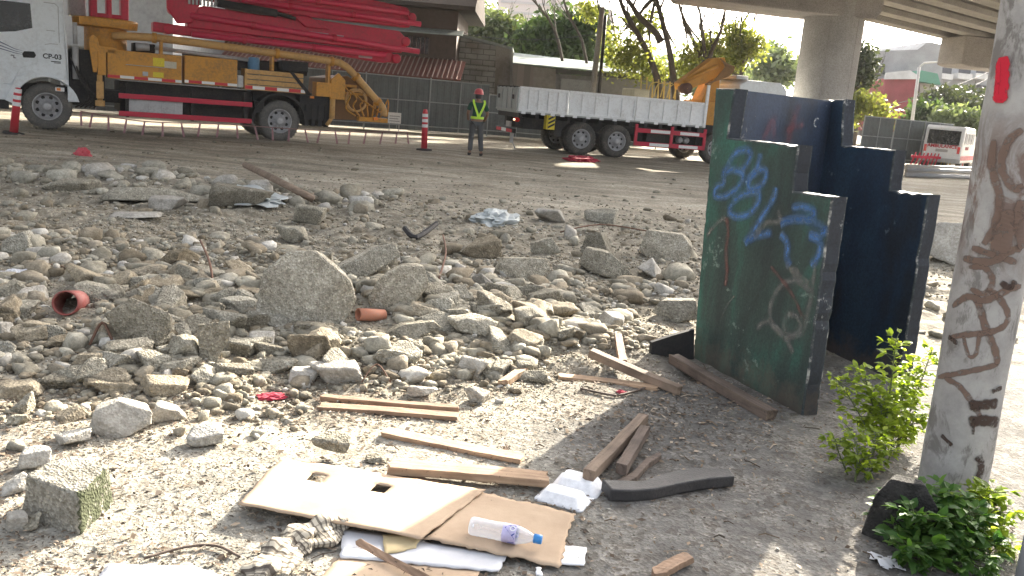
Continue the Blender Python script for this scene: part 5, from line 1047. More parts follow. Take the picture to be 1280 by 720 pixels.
# foam clamshell box, open and face down
fa, fb = atg(683, 613), atg(748, 630); fx = (fb-fa).normalized(); cs = empty('foam_box', atg(714, 618), math.atan2(fx.y, fx.x), 'open white foam takeaway box between the cardboard and the beams', 'takeaway box')
def tray(y0, y1, x0, x1, tilt, name):
    bm = bmesh.new(); st = [(0, 0, .0), (0, 0, .008), (.012, .012, .010), (.03, .028, .042), (.042, .04, .045)]; rings = []
    for ix, iy, z in st:
        X0, X1, Y0, Y1 = x0+ix, x1-ix, y0+iy, y1-iy; cr = .02; row = []
        for cx, cy, a0 in ((X1-cr, Y1-cr, 0), (X0+cr, Y1-cr, 90), (X0+cr, Y0+cr, 180), (X1-cr, Y0+cr, 270)):
            for k in range(5): a = R(a0+k*22.5); row.append(bm.verts.new((cx+cr*math.cos(a), cy+cr*math.sin(a), z+tilt*(cy-y0))))
        rings.append(row)
    for i in range(len(rings)-1):
        n = len(rings[0])
        for k in range(n): bm.faces.new((rings[i][k], rings[i][(k+1) % n], rings[i+1][(k+1) % n], rings[i+1][k]))
    bm.faces.new(rings[-1]); me = bpy.data.meshes.new(name); bmesh.ops.recalc_face_normals(bm, faces=bm.faces); bm.to_mesh(me); bm.free(); me.materials.append(FOAM)
    for p in me.polygons: p.use_smooth = True
    o = bpy.data.objects.new(name, me); COL.objects.link(o); o.parent = cs; s = o.modifiers.new('t', 'SOLIDIFY'); s.thickness = .003; return o
tray(.005, .155, -.10, .11, .10, 'lid'); tray(-.145, -.002, -.115, .10, .0, 'tray')
q = MB(); q.box(-.10, .10, -.004, .007, .004, .008); q.build('hinge', FOAM, cs)
# water bottle
ba, bb_ = atz(588, 660, .05), atz(677, 678, .05); bx = bb_-ba; bx.z = 0; BLn = bx.length; bx.normalize(); bot = empty('plastic_bottle', (ba.x, ba.y, .06), math.atan2(bx.y, bx.x), 'clear plastic water bottle with blue cap and blue label', 'bottle'); BX = Matrix.Rotation(math.pi/2, 4, 'Y')
def bottlemat():
    m, n, l, b = _nodes('clear_plastic'); b.inputs['Base Color'].default_value = (.93, .95, .98, 1); b.inputs['Roughness'].default_value = .08; b.inputs['IOR'].default_value = 1.35
    t = n.new('ShaderNodeBsdfTransparent'); t.inputs[0].default_value = (.90, .92, .95, 1); mx = n.new('ShaderNodeMixShader'); lw = n.new('ShaderNodeLayerWeight'); lw.inputs[0].default_value = .45
    r = ramp(n, [(0, (.22,)*3), (1, (.8,)*3)]); l.new(lw.outputs['Facing'], r.inputs[0]); l.new(r.outputs[0], mx.inputs[0]); l.new(t.outputs[0], mx.inputs[1]); l.new(b.outputs[0], mx.inputs[2]); l.new(mx.outputs[0], n['Material Output'].inputs[0]); return m
k = BLn/.24; rb = .034
q = MB(); q.smooth = True; q.lathe([(.001, .012*k), (.02, .004*k), (rb*.9, 0), (rb, .008*k), (rb, .03*k), (rb*.95, .036*k), (rb, .042*k), (rb*.95, .062*k), (rb, .068*k), (rb*.95, .088*k), (rb, .094*k), (rb, .15*k), (rb*.93, .168*k), (rb*.7, .19*k), (.015, .208*k), (.0135, .22*k)], 32, BX); q.build('body', bottlemat(), bot)
q = MB(); q.smooth = True; q.lathe([(.0135, .213*k), (.017, .214*k), (.017, .238*k), (.015, .24*k), (.001, .24*k)], 24, BX); cp = q.build('cap', plain('cap_blue', (.03, .22, .55), .4), bot)
q = MB(); q.smooth = True; q.lathe([(rb+.0006, .112*k), (rb+.0006, .158*k)], 32, BX); lbm = q.build('label', plain('label_lilac', (.50, .46, .68), .4), bot)
q = MB(); NAVY = plain('label_navy', (.03, .05, .30), .4)
for off in (0, 2.1, 4.2):
    vs = [Vector(((.118+.036*s)*k, (rb+.0012)*math.cos(off+t), (rb+.0012)*math.sin(off+t))) for s, t in ((0, 0), (.35, -.35), (.7, -.7), (1, -1.05), (1, -.5), (1, 0), (1, .5), (1, 1.05), (.7, .7), (.35, .35))]; q.add(vs, [tuple(range(10))])
q.build('label_triangle', NAVY, lbm)
q = MB()
for off in (0, 2.1, 4.2): q.lathe([(.007, rb+.0022), (.011, rb+.0020)], 14, Matrix.Rotation(off, 4, 'X') @ Matrix.Translation((.145*k, 0, 0)) @ Matrix.Rotation(-math.pi/2, 4, 'X') @ Matrix.Rotation(0, 4, 'Z'))
q.build('label_ring', WHT, lbm)
# plaid cloth
def clothmat():
    m, n, l, b = _nodes('plaid_cloth'); uv = n.new('ShaderNodeUVMap').outputs[0]; s = n.new('ShaderNodeSeparateXYZ'); l.new(uv, s.inputs[0]); c = (.50, .45, .36); outs = []
    for ax, sc, th in ((0, 7, .30), (1, 22, .36), (1, 5.5, .2)):
        mu = n.new('ShaderNodeMath'); mu.operation = 'MULTIPLY'; mu.inputs[1].default_value = sc; l.new(s.outputs[ax], mu.inputs[0]); fr = n.new('ShaderNodeMath'); fr.operation = 'FRACT'; l.new(mu.outputs[0], fr.inputs[0]); lt = n.new('ShaderNodeMath'); lt.operation = 'LESS_THAN'; lt.inputs[1].default_value = th; l.new(fr.outputs[0], lt.inputs[0]); outs.append(lt.outputs[0])
    for o_, f in zip(outs, (.45, .75, .6)):
        mu = n.new('ShaderNodeMath'); mu.operation = 'MULTIPLY'; mu.inputs[1].default_value = f; l.new(o_, mu.inputs[0]); c = mix(n, l, mu.outputs[0], c, (.055, .045, .04))
    l.new(c, b.inputs['Base Color']); b.inputs['Roughness'].default_value = .95; b.inputs['Specular IOR Level'].default_value = .1; return m
q = MB(); q.smooth = True
def clothroll(path, r0, seed, flat=.62):
    ps = smooth_path([atg(*p) for p in path], 8); n_, sg = len(ps), 22; vs = []
    for i, p in enumerate(ps):
        t = (ps[min(i+1, n_-1)]-ps[max(i-1, 0)]).normalized(); sd_ = Vector((t.y, -t.x, 0)).normalized(); w_ = r0*(1+.25*math.sin(i*.7+seed))*(1 if 2 < i < n_-3 else .75)
        for k_ in range(sg):
            a = 2*math.pi*k_/sg; rr_ = w_*(1+.22*math.sin(3*a+i*.35+seed)+.12*math.sin(7*a-i*.5)); z = math.sin(a)*rr_*flat; vs.append(p+sd_*math.cos(a)*rr_+Vector((0, 0, max(z, -r0*flat*.8)+r0*flat*.85)))
    fs = [(i*sg+k_, i*sg+(k_+1) % sg, (i+1)*sg+(k_+1) % sg, (i+1)*sg+k_) for i in range(n_-1) for k_ in range(sg)]; uvs = [[(k_/sg, i/n_), ((k_+1)/sg, i/n_), ((k_+1)/sg, (i+1)/n_), (k_/sg, (i+1)/n_)] for i in range(n_-1) for k_ in range(sg)]
    q.add(vs, fs+[list(range(sg))[::-1], list(range((n_-1)*sg, n_*sg))], uvs+[None, None])
clothroll([(432, 662), (410, 666), (382, 674), (358, 690), (338, 708), (322, 734)], .048, 1); clothroll([(425, 672), (404, 682), (380, 688), (362, 704), (352, 728)], .032, 3)
tag(q.build('plaid_cloth', clothmat(), None), 'crumpled black and cream plaid cloth at the near edge of the cardboard', 'cloth')
# pipes in the rubble
PRED = paint('red_pipe', (.26, .06, .05), .6, (.25, .2, .17), .6, 8); PORG = paint('orange_pipe', (.48, .19, .11), .6, (.3, .22, .18), .5, 8)
def stub(label, p, axis, L, r, m, h):
    a = atg(*p); a.z += h; ax = Vector(axis).normalized(); q = MB(); q.smooth = True; T = Matrix.Translation(a) @ ax.to_track_quat('Z', 'Y').to_matrix().to_4x4(); q.lathe([(r*.88, -L), (r, -L), (r, 0), (r*.88, 0), (r*.86, -.02), (r*.86, -L)], 32, T); return tag(q.build('pipe', m, None), label, 'pipe')
stub('open red pipe mouth sticking out of the rubble on the left', (82, 396), (.22, -.93, .22), .4, .08, PRED, .09)
stub('broken orange pipe end beside the big boulder', (447, 402), (-.75, -.6, .12), .2, .042, PORG, .05)
# small coloured litter
def rag(label, px0, px1, m, h=.05, name='rag', cat='rag', s=1):
    a = atg(*px0); b = atg(*px1); c = (a+b)/2; w_ = (b-a).length/2; bm = bmesh.new(); bmesh.ops.create_icosphere(bm, subdivisions=4, radius=1)
    for v in bm.verts:
        k_ = 1+.45*mnoise.noise(v.co*2.3+Vector((px0[0], 0, 0)))+.25*mnoise.noise(v.co*5); v.co = Vector((v.co.x*w_*k_, v.co.y*w_*.55*k_, max(v.co.z, -.25)*h*k_))
    me = bpy.data.meshes.new(name); bm.to_mesh(me); bm.free(); me.materials.append(m); o = bpy.data.objects.new(name, me); COL.objects.link(o); o.location = c+Vector((0, 0, h*.2)); o.rotation_euler.z = math.atan2(b.y-a.y, b.x-a.x); return tag(o, label, cat)
RRAG = paint('red_cloth', (.40, .03, .06), .85, (.2, .06, .06), .4, 4)
rag('crumpled red cloth on the dirt beside the flatbed wheels', (712, 201), (742, 202), RRAG, .13)
rag('crumpled red wrapper on the rubble ridge below the cab', (96, 194), (112, 196), plain('pink_red', (.55, .08, .1)), .12, 'wrapper', 'wrapper')
rag('twisted red tape tangled in the stones left of the planks', (320, 497), (356, 498), RRAG, .02, 'tape', 'tape'); rag('small red tape knot on the twigs near the crossing beam', (770, 490), (784, 493), RRAG, .012, 'tape', 'tape')
BAGW = paint('pale_plastic_bag', (.36, .39, .39), .5, (.3, .29, .27), .4, 5)
rag('pale blue white plastic bag lying in the middle rubble', (598, 280), (642, 278), BAGW, .14, 'plastic_bag', 'bag'); rag('grey plastic bag caught on the stones near the bent bar', (294, 238), (330, 252), BAGW, .10, 'plastic_bag', 'bag')
rag('white crumpled sheet on the rubble at the far left edge', (0, 345), (40, 348), PAPW, .05, 'crumpled_paper', 'paper'); rag('blue green rag scrap tied at the top of the longer grey beam', (797, 526), (808, 524), plain('aqua_rag', (.25, .42, .45)), .02, 'rag', 'rag')
q = MB(); q.smooth = True; q.tube(smooth_path([atg(306, 226)+Vector((0, 0, .25)), atg(340, 240)+Vector((0, 0, .2)), atg(392, 256)+Vector((0, 0, .08))]), .05, 8); tag(q.build('wooden_pole', WGRY, None), 'long brown pole lying slanted on the far rubble ridge', 'pole')
q = MB(); q.tube(smooth_path([atg(505, 296)+Vector((0, 0, .1)), atg(520, 300)+Vector((0, 0, .03)), atg(545, 292)+Vector((0, 0, .12))]), .03, 6); tag(q.build('black_rubber_scrap', BLK, None), 'bent black rubber scrap on the stones behind the boulder', 'scrap')
for lab, ps, r_ in (('thin forked twig lying before the flat plank', [(725, 488), (752, 494), (770, 497)], .007), ('thin stick pointing at the beam end near the red knot', [(772, 497), (792, 492), (806, 487)], .007), ('long thin root trailing over the ground left of the cloth', [(180, 702), (230, 688), (270, 686), (300, 700)], .005), ('bent twig standing out of the heap right of the orange pipe', [(480, 392), (505, 385), (518, 372)], .008), ('thin pale rod crossing the rubble left of the boulder', [(38, 332), (80, 345), (112, 362)], .008)):
    q = MB(); q.smooth = True; q.tube(smooth_path([atg(*p)+Vector((0, 0, .012+(.06 if 'bent' in lab and i == 2 else 0))) for i, p in enumerate(ps)]), r_, 6); tag(q.build('twig', WOLD if 'pale' not in lab else WTAN, None), lab, 'twig')
REB = paint('rusty_rebar', (.13, .065, .04), .9, (.07, .05, .04), .6, 12)
for lab, ps, hs in (('bent rusty rebar arching out of the heap above the orange pipe', [(548, 352), (556, 335), (552, 318)], [.02, .16, .22]), ('rusty rebar end poking up left of the big boulder', [(268, 372), (262, 352), (250, 335)], [.02, .14, .2]), ('curved rusty rebar among the stones left of the tilted slab lump', [(112, 432), (128, 424), (140, 430)], [.02, .10, .03]), ('long rusty rebar lying over the rubble behind the tan block', [(700, 296), (750, 290), (812, 296)], [.06, .1, .05]), ('thin rusty wire looping between pale chunk and twin planks', [(452, 482), (470, 474), (488, 482)], [.02, .09, .02])):
    q = MB(); q.smooth = True; q.tube(smooth_path([atg(*p)+Vector((0, 0, h_)) for p, h_ in zip(ps, hs)]), .009 if 'wire' not in lab else .004, 6); tag(q.build('rebar' if 'wire' not in lab else 'wire', REB, None), lab, 'rebar' if 'wire' not in lab else 'wire')
# grey post at the right edge
p = atg(1281, 745); e = tag(empty('metal_post', p), 'smooth grey post cut by the right picture edge', 'post')
q = MB(); q.smooth = True; q.tube([(0, 0, -.05), (0, 0, .42)], .045, 20); q.build('shaft', paint('post_grey', (.22, .23, .25), .6, (.15, .14, .13), .3, 3), e); q = MB(); q.smooth = True; q.lathe([(.05, .42), (.05, .44), (.03, .455), (.001, .46)], 20, Matrix.Translation((.1, 0, 0))); q.build('cap', MATS['post_grey'], e)

# ================================================================== WEEDS
L_WEED = leaf_mat('weed_leaves_sunlit', (.14, .21, .02), (.33, .41, .06), .6); L_WEED2 = leaf_mat('weed_leaves_shaded', (.035, .095, .02), (.10, .19, .035), .4)  # same leaves lit and shaded: sun and shade put into the colours
STEM = paint('weed_stem', (.09, .12, .04), .8, (.1, .07, .05), .4, 20)
def leaves_mesh(name, items, m, parent):
    V = []; Fc = []
    for p, d, up, L in items:
        d = d.normalized(); s = d.cross(up)
        if s.length < 1e-4: s = d.orthogonal()
        s.normalize(); u = s.cross(d); w_ = L*.29; k_ = len(V)
        V += [p, p+d*L*.35+s*w_+u*L*.08, p+d*L*.7+s*w_*.75+u*L*.03, p+d*L-u*L*.12, p+d*L*.7-s*w_*.75+u*L*.03, p+d*L*.35-s*w_+u*L*.08, p+d*L*.4-u*L*.02, p+d*L*.72-u*L*.05]
        Fc += [(k_, k_+1, k_+6, k_+6), (k_+1, k_+2, k_+7, k_+6), (k_+2, k_+3, k_+7, k_+7), (k_, k_+6, k_+5, k_+5), (k_+6, k_+7, k_+4, k_+5), (k_+7, k_+3, k_+4, k_+4)]
    q = MB(); q.smooth = True; q.add(V, [tuple(dict.fromkeys(f)) for f in Fc]); return q.build(name, m, parent)
def weed(label, base, tips, m, L, per, seed, droop=.2):
    L *= 1.15; per = int(per*1.7)
    r = random.Random(seed); base = Vector(base); e = empty('weed', base, 0, label, 'plant'); q = MB(); q.smooth = True; items = []
    for tip in tips:
        tip = Vector(tip)-base; b0 = Vector((r.uniform(-.05, .05), r.uniform(-.05, .05), 0)); mid = b0.lerp(tip, .5)+Vector((r.uniform(-.03, .03), r.uniform(-.03, .03), .03)); ps = smooth_path([b0, mid, tip], 8); n_ = len(ps); q.tube(ps, [.005-.003*i/n_ for i in range(n_)], 6, False)
        h = tip.length
        for j in range(per):
            t = (j+.5)/per; t = .18+.82*t; f = t*(n_-1.001); i = int(f); p = ps[i].lerp(ps[i+1], f-i); a = j*2.4+r.uniform(-.4, .4); k_ = 1.0-.45*abs(t-.6)
            # side sprig with several leaves
            d = Vector((math.cos(a), math.sin(a), r.uniform(.1, .7))); sl = L*r.uniform(.4, 1.5); e2 = p+d.normalized()*sl; q.tube([p, e2], [.002, .001], 4, False)
            for s_ in range(r.choice((3, 4, 5))):
                dd = (d+Vector((r.uniform(-1, 1), r.uniform(-1, 1), r.uniform(-.7, .5)-droop))*.9).normalized(); items.append((e2 if s_ else e2, dd, Vector((r.uniform(-.4, .4), r.uniform(-.4, .4), 1)), L*k_*r.uniform(.65, 1.25)))
        for s_ in range(9): a = s_*.7; items.append((ps[-1]-Vector((0, 0, r.uniform(0, .04))), Vector((math.cos(a), math.sin(a), r.uniform(-.1, .9))), Vector((0, 0, 1)), L*r.uniform(.5, .9)))
    q.build('stem', STEM, e); leaves_mesh('foliage', items, m, e); return e
Yw = 4.32
weed('tall bright green weed with several upright tips between stall and pole', (1.90, 4.16, 0), [aty(1120, 425, Yw), aty(1078, 462, Yw), aty(1048, 475, Yw-.05), aty(1100, 500, Yw-.1), aty(1130, 480, Yw)], L_WEED, .042, 30, 5)
weed('pale lit weed close against the left side of the pole', (2.03, 4.3, 0), [aty(1165, 438, Yw+.2), aty(1148, 470, Yw+.1), aty(1150, 520, Yw), aty(1120, 540, Yw)], L_WEED, .042, 28, 6)
weed('low sparse weed left of the black block', (atg(1070, 600).x, atg(1070, 600).y, 0), [aty(1062, 535, 4), aty(1045, 550, 3.95), aty(1075, 580, 3.9), aty(1095, 540, 4), aty(1120, 560, 4)], L_WEED, .036, 14, 7)
Yb = 3.35
weed('leafy green weed spreading over the foot of the pole', (atg(1190, 705).x, 3.3, 0), [aty(1112, 650, Yb), aty(1140, 645, Yb-.2), aty(1128, 690, Yb-.3), aty(1120, 640, Yb), aty(1150, 625, Yb), aty(1190, 620, Yb), aty(1215, 640, Yb-.1), aty(1170, 660, Yb-.15), aty(1130, 670, Yb-.15), aty(1200, 670, Yb-.2), aty(1160, 690, Yb-.2), aty(1150, 708, Yb-.3), aty(1195, 712, Yb-.3), aty(1230, 715, Yb-.3), aty(1225, 690, Yb-.2)], L_WEED2, .052, 22, 8, .2)
weed('sunlit yellow green weed on the right side of the pole foot', (atg(1240, 690).x, 3.42, 0), [aty(1245, 615, Yb+.1), aty(1228, 622, Yb+.1), aty(1252, 640, Yb), aty(1240, 665, Yb-.1), aty(1255, 690, Yb-.1)], L_WEED, .048, 20, 9, .2)

# ================================================================== RUBBLE
def ico(sub):
    bm = bmesh.new(); bmesh.ops.create_icosphere(bm, subdivisions=sub, radius=1); v = np.array([p.co[:] for p in bm.verts]); v /= np.linalg.norm(v, axis=1)[:, None]; f = np.array([[q.index for q in p.verts] for p in bm.faces]); bm.free(); return v, f
ICO = {s: ico(s) for s in (1, 2, 3, 4, 5, 6)}
def n3(p, s):   # cheap 3d noise
    return (vnoise(p[:, 0]+p[:, 2]*.7, p[:, 1]-p[:, 2]*.6, s)+vnoise(p[:, 1]+p[:, 0]*.5, p[:, 2]+7, s+1)+vnoise(p[:, 2]-p[:, 1]*.4, p[:, 0]+3, s+2))/2.2
def rock_pts(seed, sub, planes=None, boxy=.5, rough=.05, soft=40):
    r = np.random.default_rng(seed); d, f = ICO[sub]
    if planes is None:
        n = r.normal(size=(11, 3)); 
        bx = np.array([[1, 0, 0], [-1, 0, 0], [0, 1, 0], [0, -1, 0], [0, 0, 1], [0, 0, -1]], float)+r.normal(size=(6, 3))*.28
        n = np.vstack([n, bx]); dist = np.concatenate([r.uniform(.78, 1.15, 11)+boxy*.25, r.uniform(.6, .82, 6)])
    else:
        n = planes[:, :3]; dist = planes[:, 3]
    nl = np.linalg.norm(n, axis=1); n = n/nl[:, None]
    dn = d @ n.T; t = np.where(dn > .02, dist[None, :]/np.maximum(dn, .02), 1e3)
    t = np.minimum(t, 6); s = soft/np.min(t, 1)[:, None]; rad = -np.log(np.sum(np.exp(-(t-np.min(t, 1)[:, None])*s), 1))/s[:, 0]+np.min(t, 1)
    v = d*rad[:, None]; v = v*(1+rough*(n3(v*2.3+seed, 1)+.55*n3(v*5.5, 3)+.35*n3(v*13, 5)))[:, None]
    return v, f
def unit(v): lo, hi = v.min(0), v.max(0); return (v-(lo+hi)/2)/(hi-lo)
RK = concrete('broken_concrete', [(.32, (.215, .202, .165)), (.52, (.31, .294, .245)), (.72, (.42, .403, .345))], 5, .95, 1.0, False, .22, .02)
RKP = concrete('pale_broken_concrete', [(.3, (.29, .278, .25)), (.6, (.43, .415, .38)), (.75, (.54, .525, .49))], 6, .4, .8, False, .12, .01)
RKB = concrete('earthy_stone', [(.3, (.175, .150, .112)), (.55, (.28, .246, .186)), (.75, (.38, .343, .27))], 6, .8, .9, False, .25, .012)
def mossmat():
    m = concrete('mossy_concrete', [(.32, (.19, .18, .15)), (.52, (.27, .255, .215)), (.72, (.37, .355, .31))], 6, .9, 1, False, 0, .012); n = m.node_tree.nodes; l = m.node_tree.links; b = n['Principled BSDF']; src = b.inputs['Base Color'].links[0].from_socket
    g = n.new('ShaderNodeNewGeometry'); s_ = n.new('ShaderNodeSeparateXYZ'); l.new(g.outputs['True Normal'], s_.inputs[0]); nz = noise(n, l, g.outputs['Position'], 22, 5, .7)
    mr = n.new('ShaderNodeMapRange'); mr.inputs[1].default_value = .1; mr.inputs[2].default_value = .5; l.new(s_.outputs[0], mr.inputs[0]); r_ = ramp(n, [(.36, (0, 0, 0)), (.48, (.9,)*3)]); l.new(nz.outputs[0], r_.inputs[0]); mu = n.new('ShaderNodeMath'); mu.operation = 'MULTIPLY'; l.new(mr.outputs[0], mu.inputs[0]); l.new(r_.outputs[0], mu.inputs[1])
    l.new(mix(n, l, mu.outputs[0], src, (.04, .05, .02)), b.inputs['Base Color']); return m
RKM = mossmat()
RKD = concrete('black_grimy_concrete', [(.4, (.018, .018, .017)), (.6, (.045, .043, .04)), (.75, (.10, .097, .09))], 5, .5, .8, False, 0, .012)
RKT = concrete('tan_broken_concrete', [(.32, (.30, .278, .225)), (.52, (.40, .375, .31)), (.72, (.52, .495, .43))], 6, .95, 1.0, False, .08, .02)
TINT = {'t': RKT, 'g': RK, 'p': RKP, 'b': RKB, 'm': RKM, 'd': RKD}
FLATTER = 1
def place_rock(box, tint, label, seed, poly=None, depth=.72, sink=.1, yaw=0.0, tilt=(0, 0), group=None, name='broken_concrete', cat='concrete lump', rough=.05, z0=None, sub=4):
    x0, y0, x1, y1 = box; p = atg((x0+x1)/2, y1-(y1-y0)*.10); Y = p.y; w_ = (x1-x0)*Y/F*math.sqrt(1+(p.x/Y)**2)/1.02; sn = math.sin(math.atan2(CAMH-.1, Y)); D = w_*depth
    Happ = (y1-y0)*Y/F*1.03; hgt = max((Happ-D*sn)/math.sqrt(1-sn*sn), Happ*.42); 
    if poly is not None:
        cx, cy = (x0+x1)/2, (y0+y1)/2; pts = [((a-cx)/(x1-x0)*2, -(b-cy)/(y1-y0)*2) for a, b in poly]; pl = []; r = random.Random(seed)
        for i in range(len(pts)):
            (ax, az), (bx_, bz) = pts[i], pts[(i+1) % len(pts)]; nx_, nz_ = (bz-az), -(bx_-ax); L = math.hypot(nx_, nz_); nx_, nz_ = nx_/L, nz_/L; dd = nx_*ax+nz_*az
            if dd < 0: nx_, nz_, dd = -nx_, -nz_, -dd
            pl.append((nx_, r.uniform(-.05, .2), nz_, dd))
        pl += [(r.uniform(-.1, .1), -.82, .57, .58), (.1, 1, .1, .9), (.5, -.8, .2, .95), (-.45, -.85, .1, .9)]
        v, f = rock_pts(seed, 5, np.array(pl), rough=rough, soft=90)
    elif tint == 'm': v, f = rock_pts(seed, 5, block_planes(), rough=.035, soft=90)
    else: v, f = rock_pts(seed, sub, None, rough=rough, soft=60)
    v = unit(v)*np.array([w_, D, hgt*(1+sink)]); o = mesh_np(name, v, f, TINT[tint], None, True)
    away = Vector((p.x, p.y, 0)).normalized()
    o.location = (p.x+away.x*D*.42, p.y+away.y*D*.42, (p.z if z0 is None else z0)+hgt*(.5-sink*.5)); o.rotation_euler = (tilt[0], tilt[1], -math.atan2(p.x, p.y)+yaw); tag(o, label, cat, group); return o
LM = [((316, 313, 446, 420), 't', 'largest boulder of broken concrete in the middle of the rubble heap', 1, [(316, 402), (326, 350), (356, 318), (392, 315), (438, 352), (446, 380), (426, 420), (326, 420)], .5),
 ((135, 370, 213, 441), 'g', 'angular grey slab lump tilted in the rubble right of the red pipe', 2, [(135, 395), (165, 372), (212, 398), (213, 420), (185, 440), (160, 430)], .6),
 ((357, 410, 418, 453), 'b', 'oblong stone wedged right under the big boulder', 3, None, .7), ((382, 448, 456, 487), 'p', 'pale whitish concrete chunk just above the twin planks', 4, None, .6),
 ((276, 420, 330, 452), 'g', 'grey stone left below the big boulder', 5, None, .8), ((262, 446, 320, 474), 'g', 'flat grey stone lowest left of the pale whitish chunk', 6, None, .8), ((316, 442, 374, 470), 'g', 'flat slanting stone between two grey stones under the boulder', 7, None, .7),
 ((38, 566, 136, 668), 'm', 'mossy green sided concrete block at the lower left', 8, None, .95), ((114, 494, 188, 552), 'p', 'bright pale concrete chunk with sharp top above the mossy block', 9, [(114, 540), (122, 506), (150, 494), (188, 512), (186, 536), (150, 552)], .7),
 ((188, 498, 232, 532), 'p', 'small pale cube-like chunk right of the sharp pale chunk', 10, None, .8), ((233, 526, 280, 564), 'p', 'single pale greenish stone lying alone on the gravel', 11, None, .8), ((176, 462, 236, 502), 'b', 'rounded earthy stone left of the flat stones', 12, None, .8), ((108, 468, 176, 496), 'b', 'long low earthy stone above the sharp pale chunk', 13, None, .6),
 ((0, 470, 54, 506), 'b', 'rounded earthy stone at the left picture edge', 14, None, .8), ((42, 461, 98, 492), 'g', 'grey forked looking stone near the left edge', 15, None, .8), ((88, 439, 128, 468), 'b', 'leaning brown oblong stone left of the tilted slab lump', 16, None, .6),
 ((18, 399, 60, 431), 'b', 'brown rounded stone under the red pipe on the left', 17, None, .8), ((58, 415, 90, 436), 'b', 'small brown stone right of the brown rounded one', 18, None, .8), ((245, 402, 286, 456), 'g', 'wedge shaped grey stone standing left of the boulder foot', 19, [(245, 408), (286, 402), (284, 425), (268, 456), (252, 450)], .6), ((196, 428, 236, 448), 'g', 'small flat grey stone below the tilted slab lump', 20, None, .7),
 ((418, 303, 500, 354), 't', 'long grooved concrete slab leaning up right behind the boulder', 21, [(418, 340), (470, 308), (496, 303), (500, 320), (450, 350), (428, 354)], .5), ((458, 322, 536, 388), 't', 'big flat faced slab leaning in the heap right of the boulder', 22, [(458, 368), (474, 338), (500, 323), (530, 322), (536, 350), (512, 380), (465, 386)], .6), ((494, 350, 548, 375), 'b', 'flat brown stone under the leaning flat faced slab', 23, None, .7),
 ((554, 390, 624, 421), 't', 'long rounded concrete lump at the right end of the heap', 24, None, .6), ((468, 397, 552, 427), 'g', 'long thin slanting slab below the orange pipe end', 25, [(468, 424), (500, 405), (545, 397), (552, 406), (520, 422)], .5), ((518, 375, 562, 396), 'g', 'small stone between the thin slab and the rounded lump', 26, None, .7),
 ((614, 320, 690, 353), 't', 'long square edged concrete block in the middle distance', 27, [(614, 345), (622, 324), (686, 320), (690, 340), (660, 353)], .55), ((720, 313, 792, 352), 'g', 'tilted greenish slab right of the square edged block', 28, [(720, 335), (728, 315), (760, 318), (792, 344), (785, 352), (745, 345)], .5), ((723, 291, 772, 327), 'g', 'blocky lump just behind the tilted greenish slab', 29, None, .7), ((797, 290, 864, 328), 't', 'large tan concrete block standing left of the green wall', 30, [(797, 318), (803, 292), (850, 293), (864, 306), (858, 326), (812, 328)], .6),
 ((574, 294, 628, 327), 'b', 'rounded tan boulder behind the long square edged block', 31, None, .8), ((345, 282, 387, 308), 'g', 'rough lump in the shaded rubble behind the boulder top', 33, None, .8), ((366, 264, 408, 292), 'g', 'taller rough lump behind the shaded one', 34, None, .8), ((666, 261, 708, 282), 'p', 'white stone lump beyond the square edged block', 35, None, .7), ((728, 262, 772, 283), 'g', 'flat grey slab beyond the blocky lump', 36, None, .6),
 ((84, 330, 128, 362), 'b', 'brown lump above and right of the red pipe', 37, None, .8), ((153, 325, 207, 352), 'b', 'pair-like brown lump on the rubble left of the boulder', 38, None, .8), ((172, 343, 232, 372), 'b', 'broad flat brown slab lump left of the boulder', 39, None, .7), ((220, 358, 264, 384), 'b', 'rounded brown lump nearest the boulder on its left', 40, None, .8), ((96, 350, 164, 383), 'g', 'flat slab lying just behind the tilted slab lump', 41, [(96, 356), (110, 351), (164, 371), (156, 383), (116, 379)], .6),
 ((262, 221, 342, 253), 'g', 'long grey slab on the far ridge under the brown pole', 43, None, .5), ((134, 221, 262, 243), 'g', 'very long flat slab on the far ridge below the pump truck', 44, None, .35), ((58, 219, 122, 240), 'g', 'flat slab at the left part of the far ridge', 45, None, .5), ((140, 262, 200, 276), 'p', 'pale flat slab alone on the dark dirt below the ridge', 46, None, .7), ((188, 250, 234, 270), 'p', 'whitish flat stone below the long ridge slab', 47, None, .7),
 ((386, 547, 440, 582), 'g', 'dark grey stone resting on the top edge of the cardboard', 50, None, .7), ((578, 481, 613, 508), 'p', 'smooth white stone right of the twin planks', 51, None, .8), ((506, 477, 548, 500), 'p', 'white crumbly chip behind the twin planks', 52, None, .7), ((676, 377, 724, 404), 'b', 'pale tan flat chip between heap and green wall', 53, None, .7),
 ((812, 374, 872, 408), 'g', 'broken grey slab leaning at the left of the green wall', 54, [(812, 398), (822, 380), (868, 374), (872, 400), (840, 408)], .6), ((0, 586, 44, 622), 'p', 'white lump at the left edge behind the mossy block', 55, None, .8), ((26, 556, 62, 592), 'p', 'pale lump standing just behind the mossy block', 56, None, .8), ((10, 636, 34, 668), 'p', 'small grey lump left of the pair beside the mossy block', 57, None, .8), ((30, 640, 52, 668), 'g', 'small grey lump touching the mossy block on its left', 58, None, .8),
 ((1158, 277, 1208, 334), 'p', 'pale concrete slab half hidden between blue wall and pole', 59, [(1158, 322), (1166, 282), (1208, 277), (1208, 334)], .8), ((1078, 592, 1160, 694), 'd', 'black grimy concrete block at the foot of the pole', 60, [(1078, 690), (1086, 625), (1100, 596), (1140, 594), (1160, 625), (1160, 694)], .75), ((455, 566, 486, 582), 'g', 'small flat stone beside the dark stone on the cardboard edge', 61, None, .8)]
